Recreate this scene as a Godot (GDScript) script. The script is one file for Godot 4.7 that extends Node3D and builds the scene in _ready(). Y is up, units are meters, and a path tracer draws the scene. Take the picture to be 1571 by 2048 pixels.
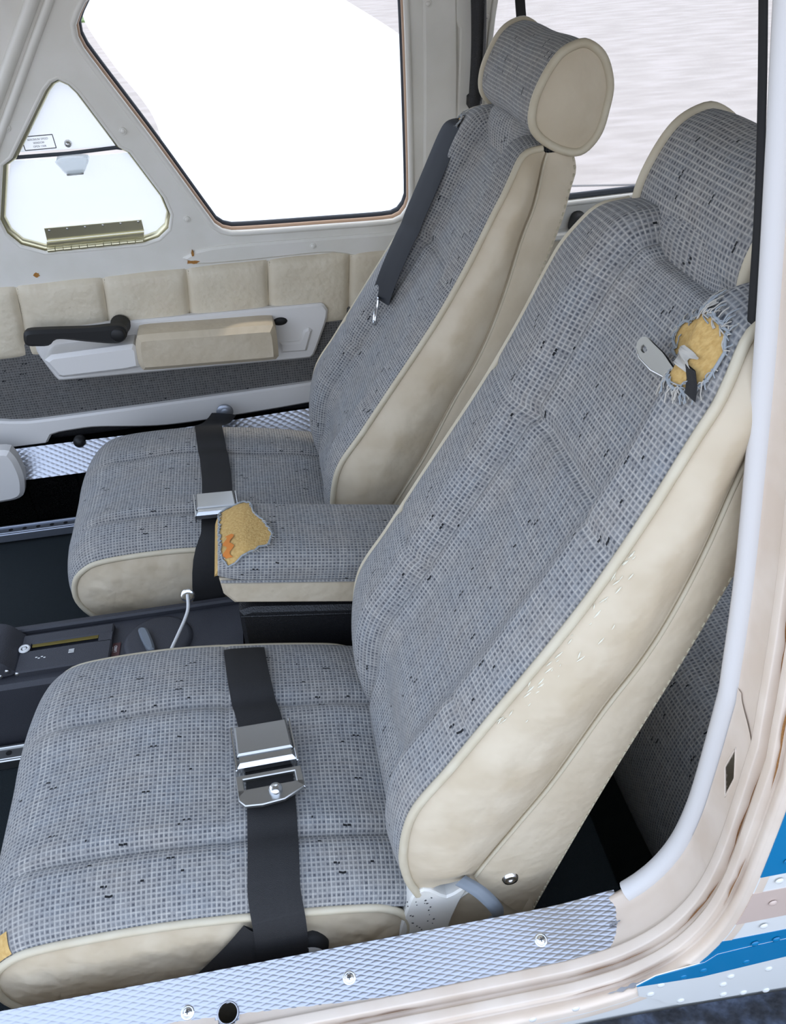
extends Node3D
# Cabin of a small low-wing aircraft seen through its open door. x runs aft, y up, z towards the open door. Metres.

var M := {}
var used := {}
var rng := RandomNumberGenerator.new()
const SILL := 0.575

# ---------------------------------------------------------------- mesh building
class MB:
	var v := PackedVector3Array()
	var n := PackedVector3Array()
	var t := PackedVector2Array()
	var ix := PackedInt32Array()

	func grid(nu: int, nv: int, f: Callable, flip := false, hole = null):
		var b := v.size()
		var w := nv + 1
		for i in nu + 1:
			for j in nv + 1:
				var r = f.call(float(i) / nu, float(j) / nv)
				v.append(r[0])
				t.append(r[1])
		var acc := PackedVector3Array()
		acc.resize((nu + 1) * w)
		for i in nu:
			for j in nv:
				var a := i * w + j
				var p0 := v[b + a]
				if hole != null and hole.call((p0 + v[b + a + w + 1]) * 0.5): continue
				var q1 := (v[b + a + w + 1] - p0).cross(v[b + a + 1] - v[b + a + w])
				if flip: q1 = -q1
				acc[a] += q1
				acc[a + 1] += q1
				acc[a + w] += q1
				acc[a + w + 1] += q1
				if flip:
					ix.append_array([b + a, b + a + w, b + a + w + 1, b + a, b + a + w + 1, b + a + 1])
				else:
					ix.append_array([b + a, b + a + w + 1, b + a + w, b + a, b + a + 1, b + a + w + 1])
		for k in acc.size():
			n.append(acc[k].normalized() if acc[k].length() > 1e-14 else Vector3.UP)

	func tri(a: Vector3, b_: Vector3, c: Vector3, nn: Vector3):
		var b := v.size()
		for p in [a, b_, c]:
			v.append(p)
			n.append(nn)
			t.append(Vector2(p.x, p.y))
		ix.append_array([b, b + 1, b + 2])

	func quad(p: Array, nn: Array, uv: Array):
		var b := v.size()
		for k in 4:
			v.append(p[k])
			n.append(nn[k])
			t.append(uv[k])
		ix.append_array([b, b + 1, b + 2, b, b + 2, b + 3])

	# a flat outline in x, y raised from z0 to z1 with a chamfer on the front rim
	func prism(poly, z0: float, z1: float, bev := 0.0, xf := Transform3D.IDENTITY):
		var p := PackedVector2Array(poly)
		if Geometry2D.is_polygon_clockwise(p): p.reverse()
		var m := p.size()
		var en := PackedVector2Array()
		for i in m:
			var d := (p[(i + 1) % m] - p[i]).normalized()
			en.append(Vector2(d.y, -d.x))
		var ins := PackedVector2Array()
		for i in m:
			var a := en[(i + m - 1) % m]
			var c := en[i]
			ins.append(p[i] - (a + c) / maxf(1.0 + a.dot(c), 0.35) * bev)
		var ob := xf.basis
		for i in m:
			var j := (i + 1) % m
			var na := en[i]
			var nb := en[i]
			if en[(i + m - 1) % m].dot(en[i]) > 0.75: na = (en[(i + m - 1) % m] + en[i]).normalized()
			if en[j].dot(en[i]) > 0.75: nb = (en[j] + en[i]).normalized()
			var A := Vector3(na.x, na.y, 0)
			var B := Vector3(nb.x, nb.y, 0)
			var l := p[i].distance_to(p[j])
			var s := 0.0
			quad([xf * Vector3(p[i].x, p[i].y, z0), xf * Vector3(p[i].x, p[i].y, z1 - bev), xf * Vector3(p[j].x, p[j].y, z1 - bev), xf * Vector3(p[j].x, p[j].y, z0)],
				[ob * A, ob * A, ob * B, ob * B], [Vector2(p[i].x + p[i].y, z0), Vector2(p[i].x + p[i].y, z1), Vector2(p[j].x + p[j].y, z1), Vector2(p[j].x + p[j].y, z0)])
			if bev > 0:
				var A2 := (A + Vector3(0, 0, 0.9)).normalized()
				var B2 := (B + Vector3(0, 0, 0.9)).normalized()
				quad([xf * Vector3(p[i].x, p[i].y, z1 - bev), xf * Vector3(ins[i].x, ins[i].y, z1), xf * Vector3(ins[j].x, ins[j].y, z1), xf * Vector3(p[j].x, p[j].y, z1 - bev)],
					[ob * A2, ob * A2, ob * B2, ob * B2], [p[i], ins[i], ins[j], p[j]])
		var tr := Geometry2D.triangulate_polygon(ins)
		var nf := ob * Vector3(0, 0, 1)
		var b := v.size()
		for q in ins:
			v.append(xf * Vector3(q.x, q.y, z1))
			n.append(nf)
			t.append(q)
		for k in range(0, tr.size(), 3):
			var a3 := ins[tr[k]]
			var b3 := ins[tr[k + 1]]
			var c3 := ins[tr[k + 2]]
			if (b3 - a3).cross(c3 - a3) > 0: ix.append_array([b + tr[k], b + tr[k + 2], b + tr[k + 1]])
			else: ix.append_array([b + tr[k], b + tr[k + 1], b + tr[k + 2]])
		tr = Geometry2D.triangulate_polygon(p)
		b = v.size()
		for q in p:
			v.append(xf * Vector3(q.x, q.y, z0))
			n.append(-nf)
			t.append(q)
		for k in range(0, tr.size(), 3):
			var a3 := p[tr[k]]
			var b3 := p[tr[k + 1]]
			var c3 := p[tr[k + 2]]
			if (b3 - a3).cross(c3 - a3) > 0: ix.append_array([b + tr[k], b + tr[k + 1], b + tr[k + 2]])
			else: ix.append_array([b + tr[k], b + tr[k + 2], b + tr[k + 1]])

	func box(c: Vector3, s: Vector3, bev := 0.0, xf := Transform3D.IDENTITY):
		var h := s * 0.5
		var x := bev
		var poly := [Vector2(-h.x + x, -h.y), Vector2(h.x - x, -h.y), Vector2(h.x, -h.y + x), Vector2(h.x, h.y - x), Vector2(h.x - x, h.y), Vector2(-h.x + x, h.y), Vector2(-h.x, h.y - x), Vector2(-h.x, -h.y + x)]
		if bev <= 0: poly = [Vector2(-h.x, -h.y), Vector2(h.x, -h.y), Vector2(h.x, h.y), Vector2(-h.x, h.y)]
		prism(poly, -h.z, h.z, bev, xf * Transform3D(Basis(), c))

	func tube(path: Array, r, seg := 8, closed := false, squash := 1.0):
		var m := path.size()
		var up := Vector3(0.13, 0.31, 0.94).normalized()
		var b := v.size()
		var len := 0.0
		var rows := m + (1 if closed else 0)
		var first_up := Vector3.ZERO
		for q in rows:
			var i := q % m
			var d: Vector3 = (path[(i + 1) % m] - path[(i + m - 1) % m]) if closed else (path[mini(i + 1, m - 1)] - path[maxi(i - 1, 0)])
			d = d.normalized()
			up = (up - d * up.dot(d)).normalized()
			if q == 0: first_up = up
			if closed and q == rows - 1: up = first_up
			var sd := d.cross(up)
			if q > 0: len += path[i].distance_to(path[(q - 1) % m])
			var rr: float = r.call(float(q) / (rows - 1)) if r is Callable else r
			for k in seg + 1:
				var an := TAU * k / seg
				var o := up * cos(an) * squash + sd * sin(an)
				v.append(path[i] + o * rr)
				n.append(o.normalized())
				t.append(Vector2(len, rr * an))
		var w := seg + 1
		for i in rows - 1:
			for k in seg:
				var a := b + i * w + k
				ix.append_array([a, a + w + 1, a + 1, a, a + w, a + w + 1])
		if not closed:
			for e in [0, rows - 1]:
				var d2: Vector3 = (path[0] - path[1]).normalized() if e == 0 else (path[m - 1] - path[m - 2]).normalized()
				var cb := v.size()
				v.append(path[0] if e == 0 else path[m - 1])
				n.append(d2)
				t.append(Vector2.ZERO)
				for k in seg + 1:
					v.append(v[b + e * w + k])
					n.append(d2)
					t.append(Vector2.ZERO)
				for k in seg:
					if e == 0: ix.append_array([cb, cb + 1 + k, cb + 2 + k])
					else: ix.append_array([cb, cb + 2 + k, cb + 1 + k])

	# a strap: centre line, direction across it at each point, width and thickness
	func strap(c: Array, across: Array, w: float, th: float):
		var m := c.size()
		var L := [0.0]
		for i in range(1, m): L.append(L[-1] + c[i].distance_to(c[i - 1]))
		var up := []
		for i in m:
			var d: Vector3 = c[mini(i + 1, m - 1)] - c[maxi(i - 1, 0)]
			up.append(across[i].cross(d).normalized())
		for side in 2:
			grid(m - 1, 6, func(a: float, bb: float):
				var i := int(round(a * (m - 1)))
				var x: float = (bb - 0.5) * w
				var e := th * 0.5 * (1.0 - pow(absf(bb - 0.5) * 2.0, 8.0) * 0.8)
				return [c[i] + across[i] * x + up[i] * (e if side == 0 else -e), Vector2(L[i], x)], side == 0)
		for sgn in [-1.0, 1.0]:
			grid(m - 1, 1, func(a: float, bb: float):
				var i := int(round(a * (m - 1)))
				return [c[i] + across[i] * sgn * w * 0.5 + up[i] * (bb - 0.5) * th * 0.2, Vector2(L[i], bb * th)], sgn > 0)

	# profile of (radius, height) turned about local y
	func lathe(pr: Array, seg := 20, xf := Transform3D.IDENTITY):
		grid(pr.size() - 1, seg, func(a: float, bb: float):
			var q: Vector2 = pr[int(round(a * (pr.size() - 1)))]
			var an: float = bb * TAU
			return [xf * Vector3(q.x * cos(an), q.y, q.x * sin(an)), Vector2(bb, q.y)], true)

	func mesh() -> ArrayMesh:
		var arr := []
		arr.resize(Mesh.ARRAY_MAX)
		arr[Mesh.ARRAY_VERTEX] = v
		arr[Mesh.ARRAY_NORMAL] = n
		arr[Mesh.ARRAY_TEX_UV] = t
		arr[Mesh.ARRAY_INDEX] = ix
		var am := ArrayMesh.new()
		am.add_surface_from_arrays(Mesh.PRIMITIVE_TRIANGLES, arr)
		return am

func mb() -> MB: return MB.new()

func numbered(s: String) -> String:
	if used.has(s):
		used[s] += 1
		return "%s_%03d" % [s, used[s]]
	used[s] = 0
	return s

func thing(called: String, label: String, category: String, at := Vector3.ZERO, kind := "", group := "") -> Node3D:
	var o := Node3D.new()
	o.name = numbered(called)
	add_child(o)
	o.position = at
	return tag(o, label, category, kind, group)

func tag(o: Node3D, label: String, category: String, kind := "", group := "") -> Node3D:
	o.set_meta("label", label)
	o.set_meta("category", category)
	if kind: o.set_meta("kind", kind)
	if group: o.set_meta("group", group)
	return o

func part(called: String, m, mat: Material, parent: Node, label := "") -> MeshInstance3D:
	var o := MeshInstance3D.new()
	o.mesh = m.mesh() if m is MB else m
	o.material_override = mat
	o.name = called
	if parent == self: o.name = numbered(called)
	parent.add_child(o, true)
	if label: o.set_meta("label", label)
	return o

func holder(called: String, parent: Node, at := Vector3.ZERO) -> Node3D:
	var o := Node3D.new()
	o.name = called
	parent.add_child(o, true)
	o.position = at
	return o

# ---------------------------------------------------------------- curves
func crv(pts: Array, n: int, closed := false) -> PackedVector2Array:
	var raw := PackedVector2Array()
	var m := pts.size()
	for i in (m if closed else m - 1):
		var p0: Vector2 = pts[(i + m - 1) % m] if closed else pts[maxi(i - 1, 0)]
		var p1: Vector2 = pts[i]
		var p2: Vector2 = pts[(i + 1) % m]
		var p3: Vector2 = pts[(i + 2) % m] if closed else pts[mini(i + 2, m - 1)]
		for k in 16: raw.append(p1.cubic_interpolate(p2, p0, p3, k / 16.0))
	raw.append(pts[0] if closed else pts[m - 1])
	var L := [0.0]
	for i in range(1, raw.size()): L.append(L[-1] + raw[i].distance_to(raw[i - 1]))
	var out := PackedVector2Array()
	var k := 0
	for i in (n if closed else n + 1):
		var s: float = L[-1] * i / n
		while k < raw.size() - 2 and L[k + 1] < s: k += 1
		out.append(raw[k].lerp(raw[k + 1], clampf((s - L[k]) / maxf(L[k + 1] - L[k], 1e-9), 0, 1)))
	return out

func crv3(pts: Array, n: int) -> Array:
	var raw := []
	var m := pts.size()
	for i in m - 1:
		for k in n:
			raw.append(pts[i].cubic_interpolate(pts[i + 1], pts[maxi(i - 1, 0)], pts[mini(i + 2, m - 1)], float(k) / n))
	raw.append(pts[m - 1])
	return raw

func at(c: PackedVector2Array, t: float) -> Vector2:
	var f := clampf(t, 0, 1) * (c.size() - 1)
	var i := mini(int(f), c.size() - 2)
	return c[i].lerp(c[i + 1], f - i)

func nrm(c: PackedVector2Array, t: float) -> Vector2:
	var d := (at(c, t + 0.015) - at(c, t - 0.015)).normalized()
	return Vector2(-d.y, d.x)

func xy(a: Array) -> Array:
	var o := []
	for i in range(0, a.size(), 2): o.append(Vector2(a[i], a[i + 1]))
	return o

func to3(c, z: float) -> Array:
	var o := []
	for p in c: o.append(Vector3(p.x, p.y, z))
	return o

func gs(x: float, w: float) -> float: return exp(-(x / w) * (x / w))
func ss(a: float, b: float, x: float) -> float: return smoothstep(a, b, x) if a < b else 1.0 - smoothstep(b, a, x)

# ---------------------------------------------------------------- materials
func mat(c: Color, rough := 0.6, metal := 0.0) -> StandardMaterial3D:
	var m := StandardMaterial3D.new()
	m.albedo_color = c
	m.roughness = rough
	m.metallic = metal
	return m

func noise(f: float, seed_: int, oct := 4) -> FastNoiseLite:
	var n := FastNoiseLite.new()
	n.frequency = f
	n.seed = seed_
	n.fractal_octaves = oct
	return n

func ntex(f: float, seed_: int, cols: Array, size := 256, oct := 4) -> NoiseTexture2D:
	var t := NoiseTexture2D.new()
	t.width = size
	t.height = size
	t.seamless = true
	t.noise = noise(f, seed_, oct)
	var g := Gradient.new()
	g.offsets = PackedFloat32Array(cols.map(func(c): return c[0]))
	g.colors = PackedColorArray(cols.map(func(c): return c[1]))
	t.color_ramp = g
	return t

func nbump(f: float, seed_: int, strength: float, size := 256) -> NoiseTexture2D:
	var t := NoiseTexture2D.new()
	t.width = size
	t.height = size
	t.seamless = true
	t.noise = noise(f, seed_, 3)
	t.as_normal_map = true
	t.bump_strength = strength
	return t

func grain(m: StandardMaterial3D, f: float, seed_: int, strength: float, per_metre: float) -> StandardMaterial3D:
	m.normal_enabled = true
	m.normal_texture = nbump(f, seed_, strength)
	m.uv1_triplanar = true
	m.uv1_scale = Vector3.ONE * per_metre
	return m

# tweed: pale yarns crossing over blue-grey and brown-grey ones, with black slubs
func tweed(cells: int, px: int, seed_: int, pale: Color, mid: Color, warm: Color, dark: Color, slubs: int) -> Array:
	rng.seed = seed_
	var S := cells * px
	var big := noise(0.9 / cells, seed_ + 3, 3)
	var data := PackedByteArray()
	data.resize(S * S * 3)
	var hd := PackedByteArray()
	hd.resize(S * S)
	var tone := []
	for k in cells * cells: tone.append(rng.randf())
	var sp := []
	for k in 997: sp.append(rng.randf())
	var row := []
	var colm := []
	for k in cells:
		row.append(rng.randf())
		colm.append(rng.randf())
	var slub := {}
	for k in slubs:
		var c := rng.randi() % (cells * cells)
		slub[c] = rng.randf()
		if rng.randf() < 0.55: slub[(c + 1) % (cells * cells)] = rng.randf()
	for cy in cells:
		for cx in cells:
			var id := cy * cells + cx
			var q: float = tone[id]
			# seamless slow drift between blue and warm yarn
			var a1 := TAU * cx / cells
			var a2 := TAU * cy / cells
			var drift := 0.5 + 0.5 * sin(a1 * 2.0 + 1.3 * sin(a2) + 0.5) * sin(a2 * 2.0 + cos(a1) + 1.0)
			drift = clampf(drift * 0.6 + 0.4 * row[cy], 0, 1)
			var fill: Color = mid.lerp(warm, drift * 0.85)
			fill = fill.lerp(dark, 0.25 * q)
			var pl: Color = pale.lerp(fill, 0.22 * colm[cx] + 0.18 * row[cy] + 0.3 * sp[(id * 13) % 997])
			var jx: float = 0.07 * (sp[(cx * 31 + cy / 3) % 997] - 0.5)
			var jy: float = 0.09 * (sp[(cy * 17 + cx / 3) % 997] - 0.5)
			var pw: float = 0.15 + 0.13 * sp[(id * 5 + 3) % 997]
			var isb: bool = slub.has(id)
			for y in px:
				for x in px:
					var fx := (x + 0.5) / px
					var fy := (y + 0.5) / px
					var vx := 1.0 - absf(fx - 0.2 - jx) / 0.19
					var hy := 1.0 - absf(fy - 0.22 - jy) / 0.19
					var over: bool = (cx + cy) % 2 == 0
					var pit := maxf(0.0, 1.0 - maxf(absf(fx - 0.70) / (0.06 + pw), absf(fy - 0.72) / (0.02 + pw)))
					var col: Color = fill.lerp(pl, 0.18 * sp[(y * px + x + id * 7) % 997])
					var h := 0.45
					if pit > 0:
						col = col.lerp(dark, minf(1.0, pit * 1.8) * (0.25 + 0.75 * q))
						h = 0.45 - 0.35 * pit
					if hy > 0:
						col = col.lerp(pl, minf(1.0, hy * 2.0) * (0.9 if over else 0.78))
						h = maxf(h, 0.55 + 0.35 * hy * (1.0 if over else 0.6))
					if vx > 0:
						col = col.lerp(pl, minf(1.0, vx * 2.0) * (0.75 if over else 0.88))
						h = maxf(h, 0.55 + 0.35 * vx * (0.6 if over else 1.0))
					if isb and absf(fy - 0.45 - 0.5 * (fx - 0.5) * (slub[id] - 0.5)) < 0.22 and fx < 0.3 + 0.7 * slub[id]: col = Color(0.035, 0.04, 0.055)
					var o := ((cy * px + y) * S + cx * px + x)
					data[o * 3] = int(clampf(col.r, 0, 1) * 255)
					data[o * 3 + 1] = int(clampf(col.g, 0, 1) * 255)
					data[o * 3 + 2] = int(clampf(col.b, 0, 1) * 255)
					hd[o] = int(clampf(h, 0, 1) * 255)
	var im := Image.create_from_data(S, S, false, Image.FORMAT_RGB8, data)
	var hm := Image.create_from_data(S, S, false, Image.FORMAT_L8, hd)
	hm.convert(Image.FORMAT_RGBA8)
	hm.bump_map_to_normal_map(3.0)
	return [ImageTexture.create_from_image(im), ImageTexture.create_from_image(hm)]

func cloth(tex: Array, tile: float, bump := 0.8) -> StandardMaterial3D:
	var m := mat(Color.WHITE, 0.95)
	m.albedo_texture = tex[0]
	m.normal_enabled = true
	m.normal_texture = tex[1]
	m.normal_scale = bump
	m.uv1_scale = Vector3(1.0 / tile, 1.0 / tile, 1)
	m.rim_enabled = true
	m.rim = 0.15
	return m

func blotched(base: Color, other: Color, f: float, seed_: int, rough: float, per_metre: float, nb := 0.0) -> StandardMaterial3D:
	var m := mat(Color.WHITE, rough)
	m.albedo_texture = ntex(f, seed_, [[0.25, base], [0.75, other]])
	m.uv1_triplanar = true
	m.uv1_scale = Vector3.ONE * per_metre
	if nb > 0:
		m.normal_enabled = true
		m.normal_texture = nbump(0.09, seed_ + 9, nb)
	return m

func make_materials():
	var tw := tweed(48, 14, 5, Color(0.715, 0.70, 0.67), Color(0.475, 0.495, 0.515), Color(0.53, 0.51, 0.485), Color(0.285, 0.29, 0.31), 20)
	M.fabric = cloth(tw, 48 * 0.0050)
	var tw2 := tweed(32, 12, 9, Color(0.45, 0.445, 0.43), Color(0.36, 0.36, 0.36), Color(0.38, 0.365, 0.35), Color(0.20, 0.20, 0.20), 16)
	M.wall_tweed = cloth(tw2, 32 * 0.0052)
	M.leather = blotched(Color(0.745, 0.69, 0.595), Color(0.775, 0.725, 0.635), 0.02, 3, 0.5, 2.2, 0.5)
	M.leather_worn = blotched(Color(0.735, 0.675, 0.575), Color(0.79, 0.74, 0.65), 0.02, 21, 0.48, 2.4, 0.5)
	M.piping = blotched(Color(0.74, 0.695, 0.60), Color(0.77, 0.735, 0.65), 0.03, 8, 0.55, 3.0)
	M.vinyl = blotched(Color(0.79, 0.745, 0.655), Color(0.815, 0.775, 0.69), 0.02, 31, 0.5, 2.5, 0.8)
	M.thread = mat(Color(0.68, 0.65, 0.56), 0.8)
	M.foam = blotched(Color(0.72, 0.58, 0.34), Color(0.80, 0.67, 0.43), 0.06, 14, 0.95, 12.0, 2.0)
	M.scuff = mat(Color(0.88, 0.87, 0.80), 0.6)
	M.foam_old = mat(Color(0.78, 0.47, 0.20), 0.95)
	M.fray = mat(Color(0.58, 0.60, 0.61), 0.95)
	M.fray_pale = mat(Color(0.70, 0.68, 0.64), 0.95)
	M.belt = mat(Color(0.085, 0.082, 0.088), 0.62)
	M.belt.normal_enabled = true
	M.belt.normal_texture = nbump(0.3, 77, 3.0, 128)
	M.belt.uv1_scale = Vector3(30, 60, 1)
	M.belt_navy = mat(Color(0.075, 0.09, 0.12), 0.6)
	M.chrome = mat(Color(0.86, 0.87, 0.88), 0.16, 1.0)
	M.steel = mat(Color(0.74, 0.74, 0.73), 0.32, 1.0)
	M.alu = mat(Color(0.70, 0.71, 0.735), 0.36, 1.0)
	M.hinge = mat(Color(0.84, 0.82, 0.70), 0.34, 1.0)
	M.paint = blotched(Color(0.86, 0.85, 0.815), Color(0.88, 0.87, 0.84), 0.02, 41, 0.35, 2.0)
	M.plastic = mat(Color(0.85, 0.84, 0.825), 0.42)
	M.jamb = blotched(Color(0.82, 0.755, 0.685), Color(0.86, 0.805, 0.745), 0.015, 51, 0.38, 3.0)
	M.gasket = mat(Color(0.82, 0.81, 0.80), 0.55)
	M.glue = blotched(Color(0.55, 0.35, 0.14), Color(0.74, 0.55, 0.28), 0.09, 61, 0.5, 20.0)
	M.bare = mat(Color(0.62, 0.64, 0.68), 0.4, 0.8)
	M.skin = mat(Color(0.86, 0.86, 0.845), 0.22)
	M.blue = mat(Color(0.04, 0.45, 0.64), 0.25)
	M.tan = mat(Color(0.78, 0.70, 0.65), 0.25)
	M.black = mat(Color(0.045, 0.047, 0.052), 0.55)
	M.rubber = mat(Color(0.06, 0.062, 0.068), 0.7)
	M.vinyl_black = grain(mat(Color(0.075, 0.078, 0.088), 0.5), 0.2, 71, 2.0, 9.0)
	M.console = grain(mat(Color(0.20, 0.205, 0.23), 0.6), 0.25, 72, 1.5, 12.0)
	M.carpet = grain(mat(Color(0.075, 0.115, 0.13), 0.95), 0.4, 73, 6.0, 10.0)
	M.walk = blotched(Color(0.075, 0.085, 0.11), Color(0.23, 0.26, 0.32), 0.03, 81, 0.8, 4.0, 3.0)
	M.tarmac = mat(Color.WHITE, 0.9)
	M.tarmac.albedo_texture = ntex(0.02, 91, [[0.2, Color(0.635, 0.59, 0.55)], [0.5, Color(0.665, 0.62, 0.58)], [0.8, Color(0.695, 0.65, 0.615)]], 512, 5)
	M.tarmac.uv1_triplanar = true
	M.tarmac.uv1_world_triplanar = true
	M.tarmac.uv1_scale = Vector3(0.12, 0.2, 0.3)
	M.joint = mat(Color(0.40, 0.385, 0.37), 0.9)
	M.grass = blotched(Color(0.30, 0.42, 0.14), Color(0.46, 0.55, 0.24), 0.05, 93, 0.9, 0.6)
	M.wing = mat(Color(0.88, 0.88, 0.87), 0.3)
	M.glass = mat(Color(0.95, 0.97, 0.97, 0.05), 0.03)
	M.glass.transparency = BaseMaterial3D.TRANSPARENCY_ALPHA
	M.haze_pane = mat(Color(0.95, 0.96, 0.96, 0.62), 0.2)
	M.haze_pane.transparency = BaseMaterial3D.TRANSPARENCY_ALPHA
	M.haze_pane.backlight_enabled = true
	M.haze_pane.backlight = Color(0.9, 0.9, 0.9)
	M.clear = mat(Color(0.85, 0.9, 0.92, 0.35), 0.05)
	M.clear.transparency = BaseMaterial3D.TRANSPARENCY_ALPHA
	M.seal = mat(Color(0.20, 0.22, 0.25), 0.6)
	M.tan_seal = mat(Color(0.72, 0.60, 0.50), 0.5)
	M.white_print = mat(Color(0.88, 0.88, 0.87), 0.5)
	M.ink_and_shade = mat(Color(0.09, 0.09, 0.09), 0.6)  # placard border print, also the painted shade of screw slots and rail holes
	M.ink_grey = mat(Color(0.30, 0.30, 0.30), 0.6)
	M.red_print = mat(Color(0.30, 0.17, 0.17), 0.55)
	M.brass = mat(Color(0.42, 0.37, 0.16), 0.4, 0.6)
	M.lever = mat(Color(0.44, 0.47, 0.50), 0.42)
	M.ceiling = mat(Color(0.78, 0.77, 0.74), 0.8)

# ---------------------------------------------------------------- small hardware
func screw(parent: Node, p: Vector3, out: Vector3, r: float, m: Material, slot_shade := true):
	var b := Basis(Quaternion(Vector3.UP, out.normalized()))
	var xf := Transform3D(b, p)
	var g := mb()
	g.lathe([Vector2(0.0, 0.35 * r), Vector2(0.35 * r, 0.34 * r), Vector2(0.62 * r, 0.22 * r), Vector2(0.66 * r, 0.08 * r), Vector2(0.72 * r, 0.16 * r), Vector2(0.95 * r, 0.14 * r), Vector2(r, 0.0), Vector2(r, -0.15 * r)], 16, xf)
	var s := part("screw", g, m, parent)
	if slot_shade:
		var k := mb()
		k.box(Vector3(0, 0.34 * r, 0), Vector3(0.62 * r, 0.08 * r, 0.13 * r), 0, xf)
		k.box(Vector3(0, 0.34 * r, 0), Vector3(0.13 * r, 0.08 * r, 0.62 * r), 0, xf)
		part("painted_slot_shade", k, M.ink_and_shade, s)  # dark bars on the head, painting the shade inside a cross recess

func dome(g: MB, p: Vector3, out: Vector3, r: float, h: float):
	var pr := []
	for k in 5: pr.append(Vector2(r * sin(PI / 2 * k / 4), h * cos(PI / 2 * k / 4)))
	g.lathe(pr, 10, Transform3D(Basis(Quaternion(Vector3.UP, out.normalized())), p))

# ---------------------------------------------------------------- seats
var CUSH := xy([-0.322, 0.235, -0.348, 0.252, -0.364, 0.285, -0.361, 0.318, -0.343, 0.343, -0.305, 0.357, -0.2, 0.358, -0.1, 0.345, -0.01, 0.328, 0.04, 0.314, 0.088, 0.298])
var CSIDE := xy([-0.322, 0.235, -0.348, 0.252, -0.364, 0.285, -0.361, 0.318, -0.343, 0.343, -0.305, 0.357, -0.2, 0.358, -0.1, 0.345, -0.01, 0.328, 0.028, 0.315, 0.046, 0.292, 0.044, 0.26, 0.022, 0.23, -0.03, 0.212, -0.12, 0.21, -0.23, 0.22])
var BACKF := xy([0.060, 0.335, 0.051, 0.365, 0.048, 0.411, 0.060, 0.471, 0.096, 0.527, 0.140, 0.596, 0.180, 0.658, 0.213, 0.711, 0.249, 0.777, 0.278, 0.837, 0.299, 0.876, 0.318, 0.902, 0.345, 0.908])
var BACKS := xy([0.117, 0.345, 0.131, 0.372, 0.158, 0.42, 0.191, 0.48, 0.231, 0.568, 0.257, 0.619, 0.277, 0.666, 0.298, 0.73, 0.317, 0.804, 0.337, 0.86, 0.350, 0.902])
var BACKR := xy([0.183, 0.232, 0.202, 0.298, 0.244, 0.434, 0.28, 0.542, 0.321, 0.66, 0.358, 0.765, 0.384, 0.85, 0.395, 0.88, 0.388, 0.905])
var EGG := xy([0.015, 0.061, 0.036, 0.046, 0.049, 0.016, 0.048, -0.013, 0.041, -0.043, 0.021, -0.063, -0.007, -0.060, -0.035, -0.045, -0.048, -0.027, -0.047, 0.0, -0.035, 0.029, -0.02, 0.05, -0.002, 0.06])
var cush_c: PackedVector2Array
var back_c: PackedVector2Array
const CW := 0.189
const CZ := -0.013

func cush_pt(s: float, v: float, lift := 0.0) -> Vector3:
	var p := at(cush_c, s)
	var nn := nrm(cush_c, s)
	var a := absf(v)
	var q := absf(v - 0.14)
	var top := ss(0.12, 0.32, s)
	var b := (0.020 + 0.012 * top) * sqrt(maxf(0.0, 1.0 - pow(a, 3.0)))
	b -= 0.006 * ss(0.48, 0.2, q) * top
	b -= (0.006 * gs(q - 0.48, 0.014) + 0.006 * gs(q - 0.48, 0.06)) * ss(0.18, 0.37, s) * ss(1.1, 0.85, s)
	b -= 0.0022 * gs(s - 0.61, 0.006)
	b += 0.003 * sin(s * 17.0 + v * 3.0) * top * (1 - a)
	p += nn * (b + lift)
	return Vector3(p.x, p.y, CZ + v * CW)

func back_pt(t: float, v: float, lift := 0.0) -> Vector3:
	var p := at(back_c, t)
	var nn := nrm(back_c, t)
	var a := absf(v)
	var q := absf(v - 0.1)
	var b := 0.014 * sqrt(maxf(0.0, 1.0 - pow(a, 3.2)))
	b -= 0.034 * ss(0.66, 0.34, q) * ss(0, 0.12, t)
	b -= 0.006 * gs(q - 0.5, 0.014) + 0.006 * gs(q - 0.5, 0.045)
	b -= 0.007 * gs(t - 0.675, 0.010) * ss(0.56, 0.46, q)
	b -= 0.0035 * gs(t - 0.36, 0.008) * ss(0.44, 0.52, q) + 0.0035 * gs(t - 0.675, 0.009) * ss(0.44, 0.52, q)
	b += 0.003 * sin(t * 21.0 + v * 2.0) * ss(0.5, 0.8, a) * (1 - a)
	p += nn * (b + lift)
	var w := 0.177 - 0.010 * ss(0.5, 0.95, t) - 0.028 * ss(0.87, 1, t)
	return Vector3(p.x, p.y, v * w)

func disc_fill(g: MB, outline: PackedVector2Array, z: float, h: float, flip: bool, core: Callable, wr: Callable):
	var m := outline.size()
	g.grid(10, m, func(a: float, b: float):
		var p: Vector2 = outline[int(round(b * m)) % m]
		var c: Vector2 = core.call(p)
		var q := p.lerp(c, a)
		var d: float = h * (1.0 - pow(1.0 - a, 2.2)) + wr.call(q) * a * (1.0 - a) * 3.5
		return [Vector3(q.x, q.y, z + (d if z > CZ else -d)), q], flip)

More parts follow.
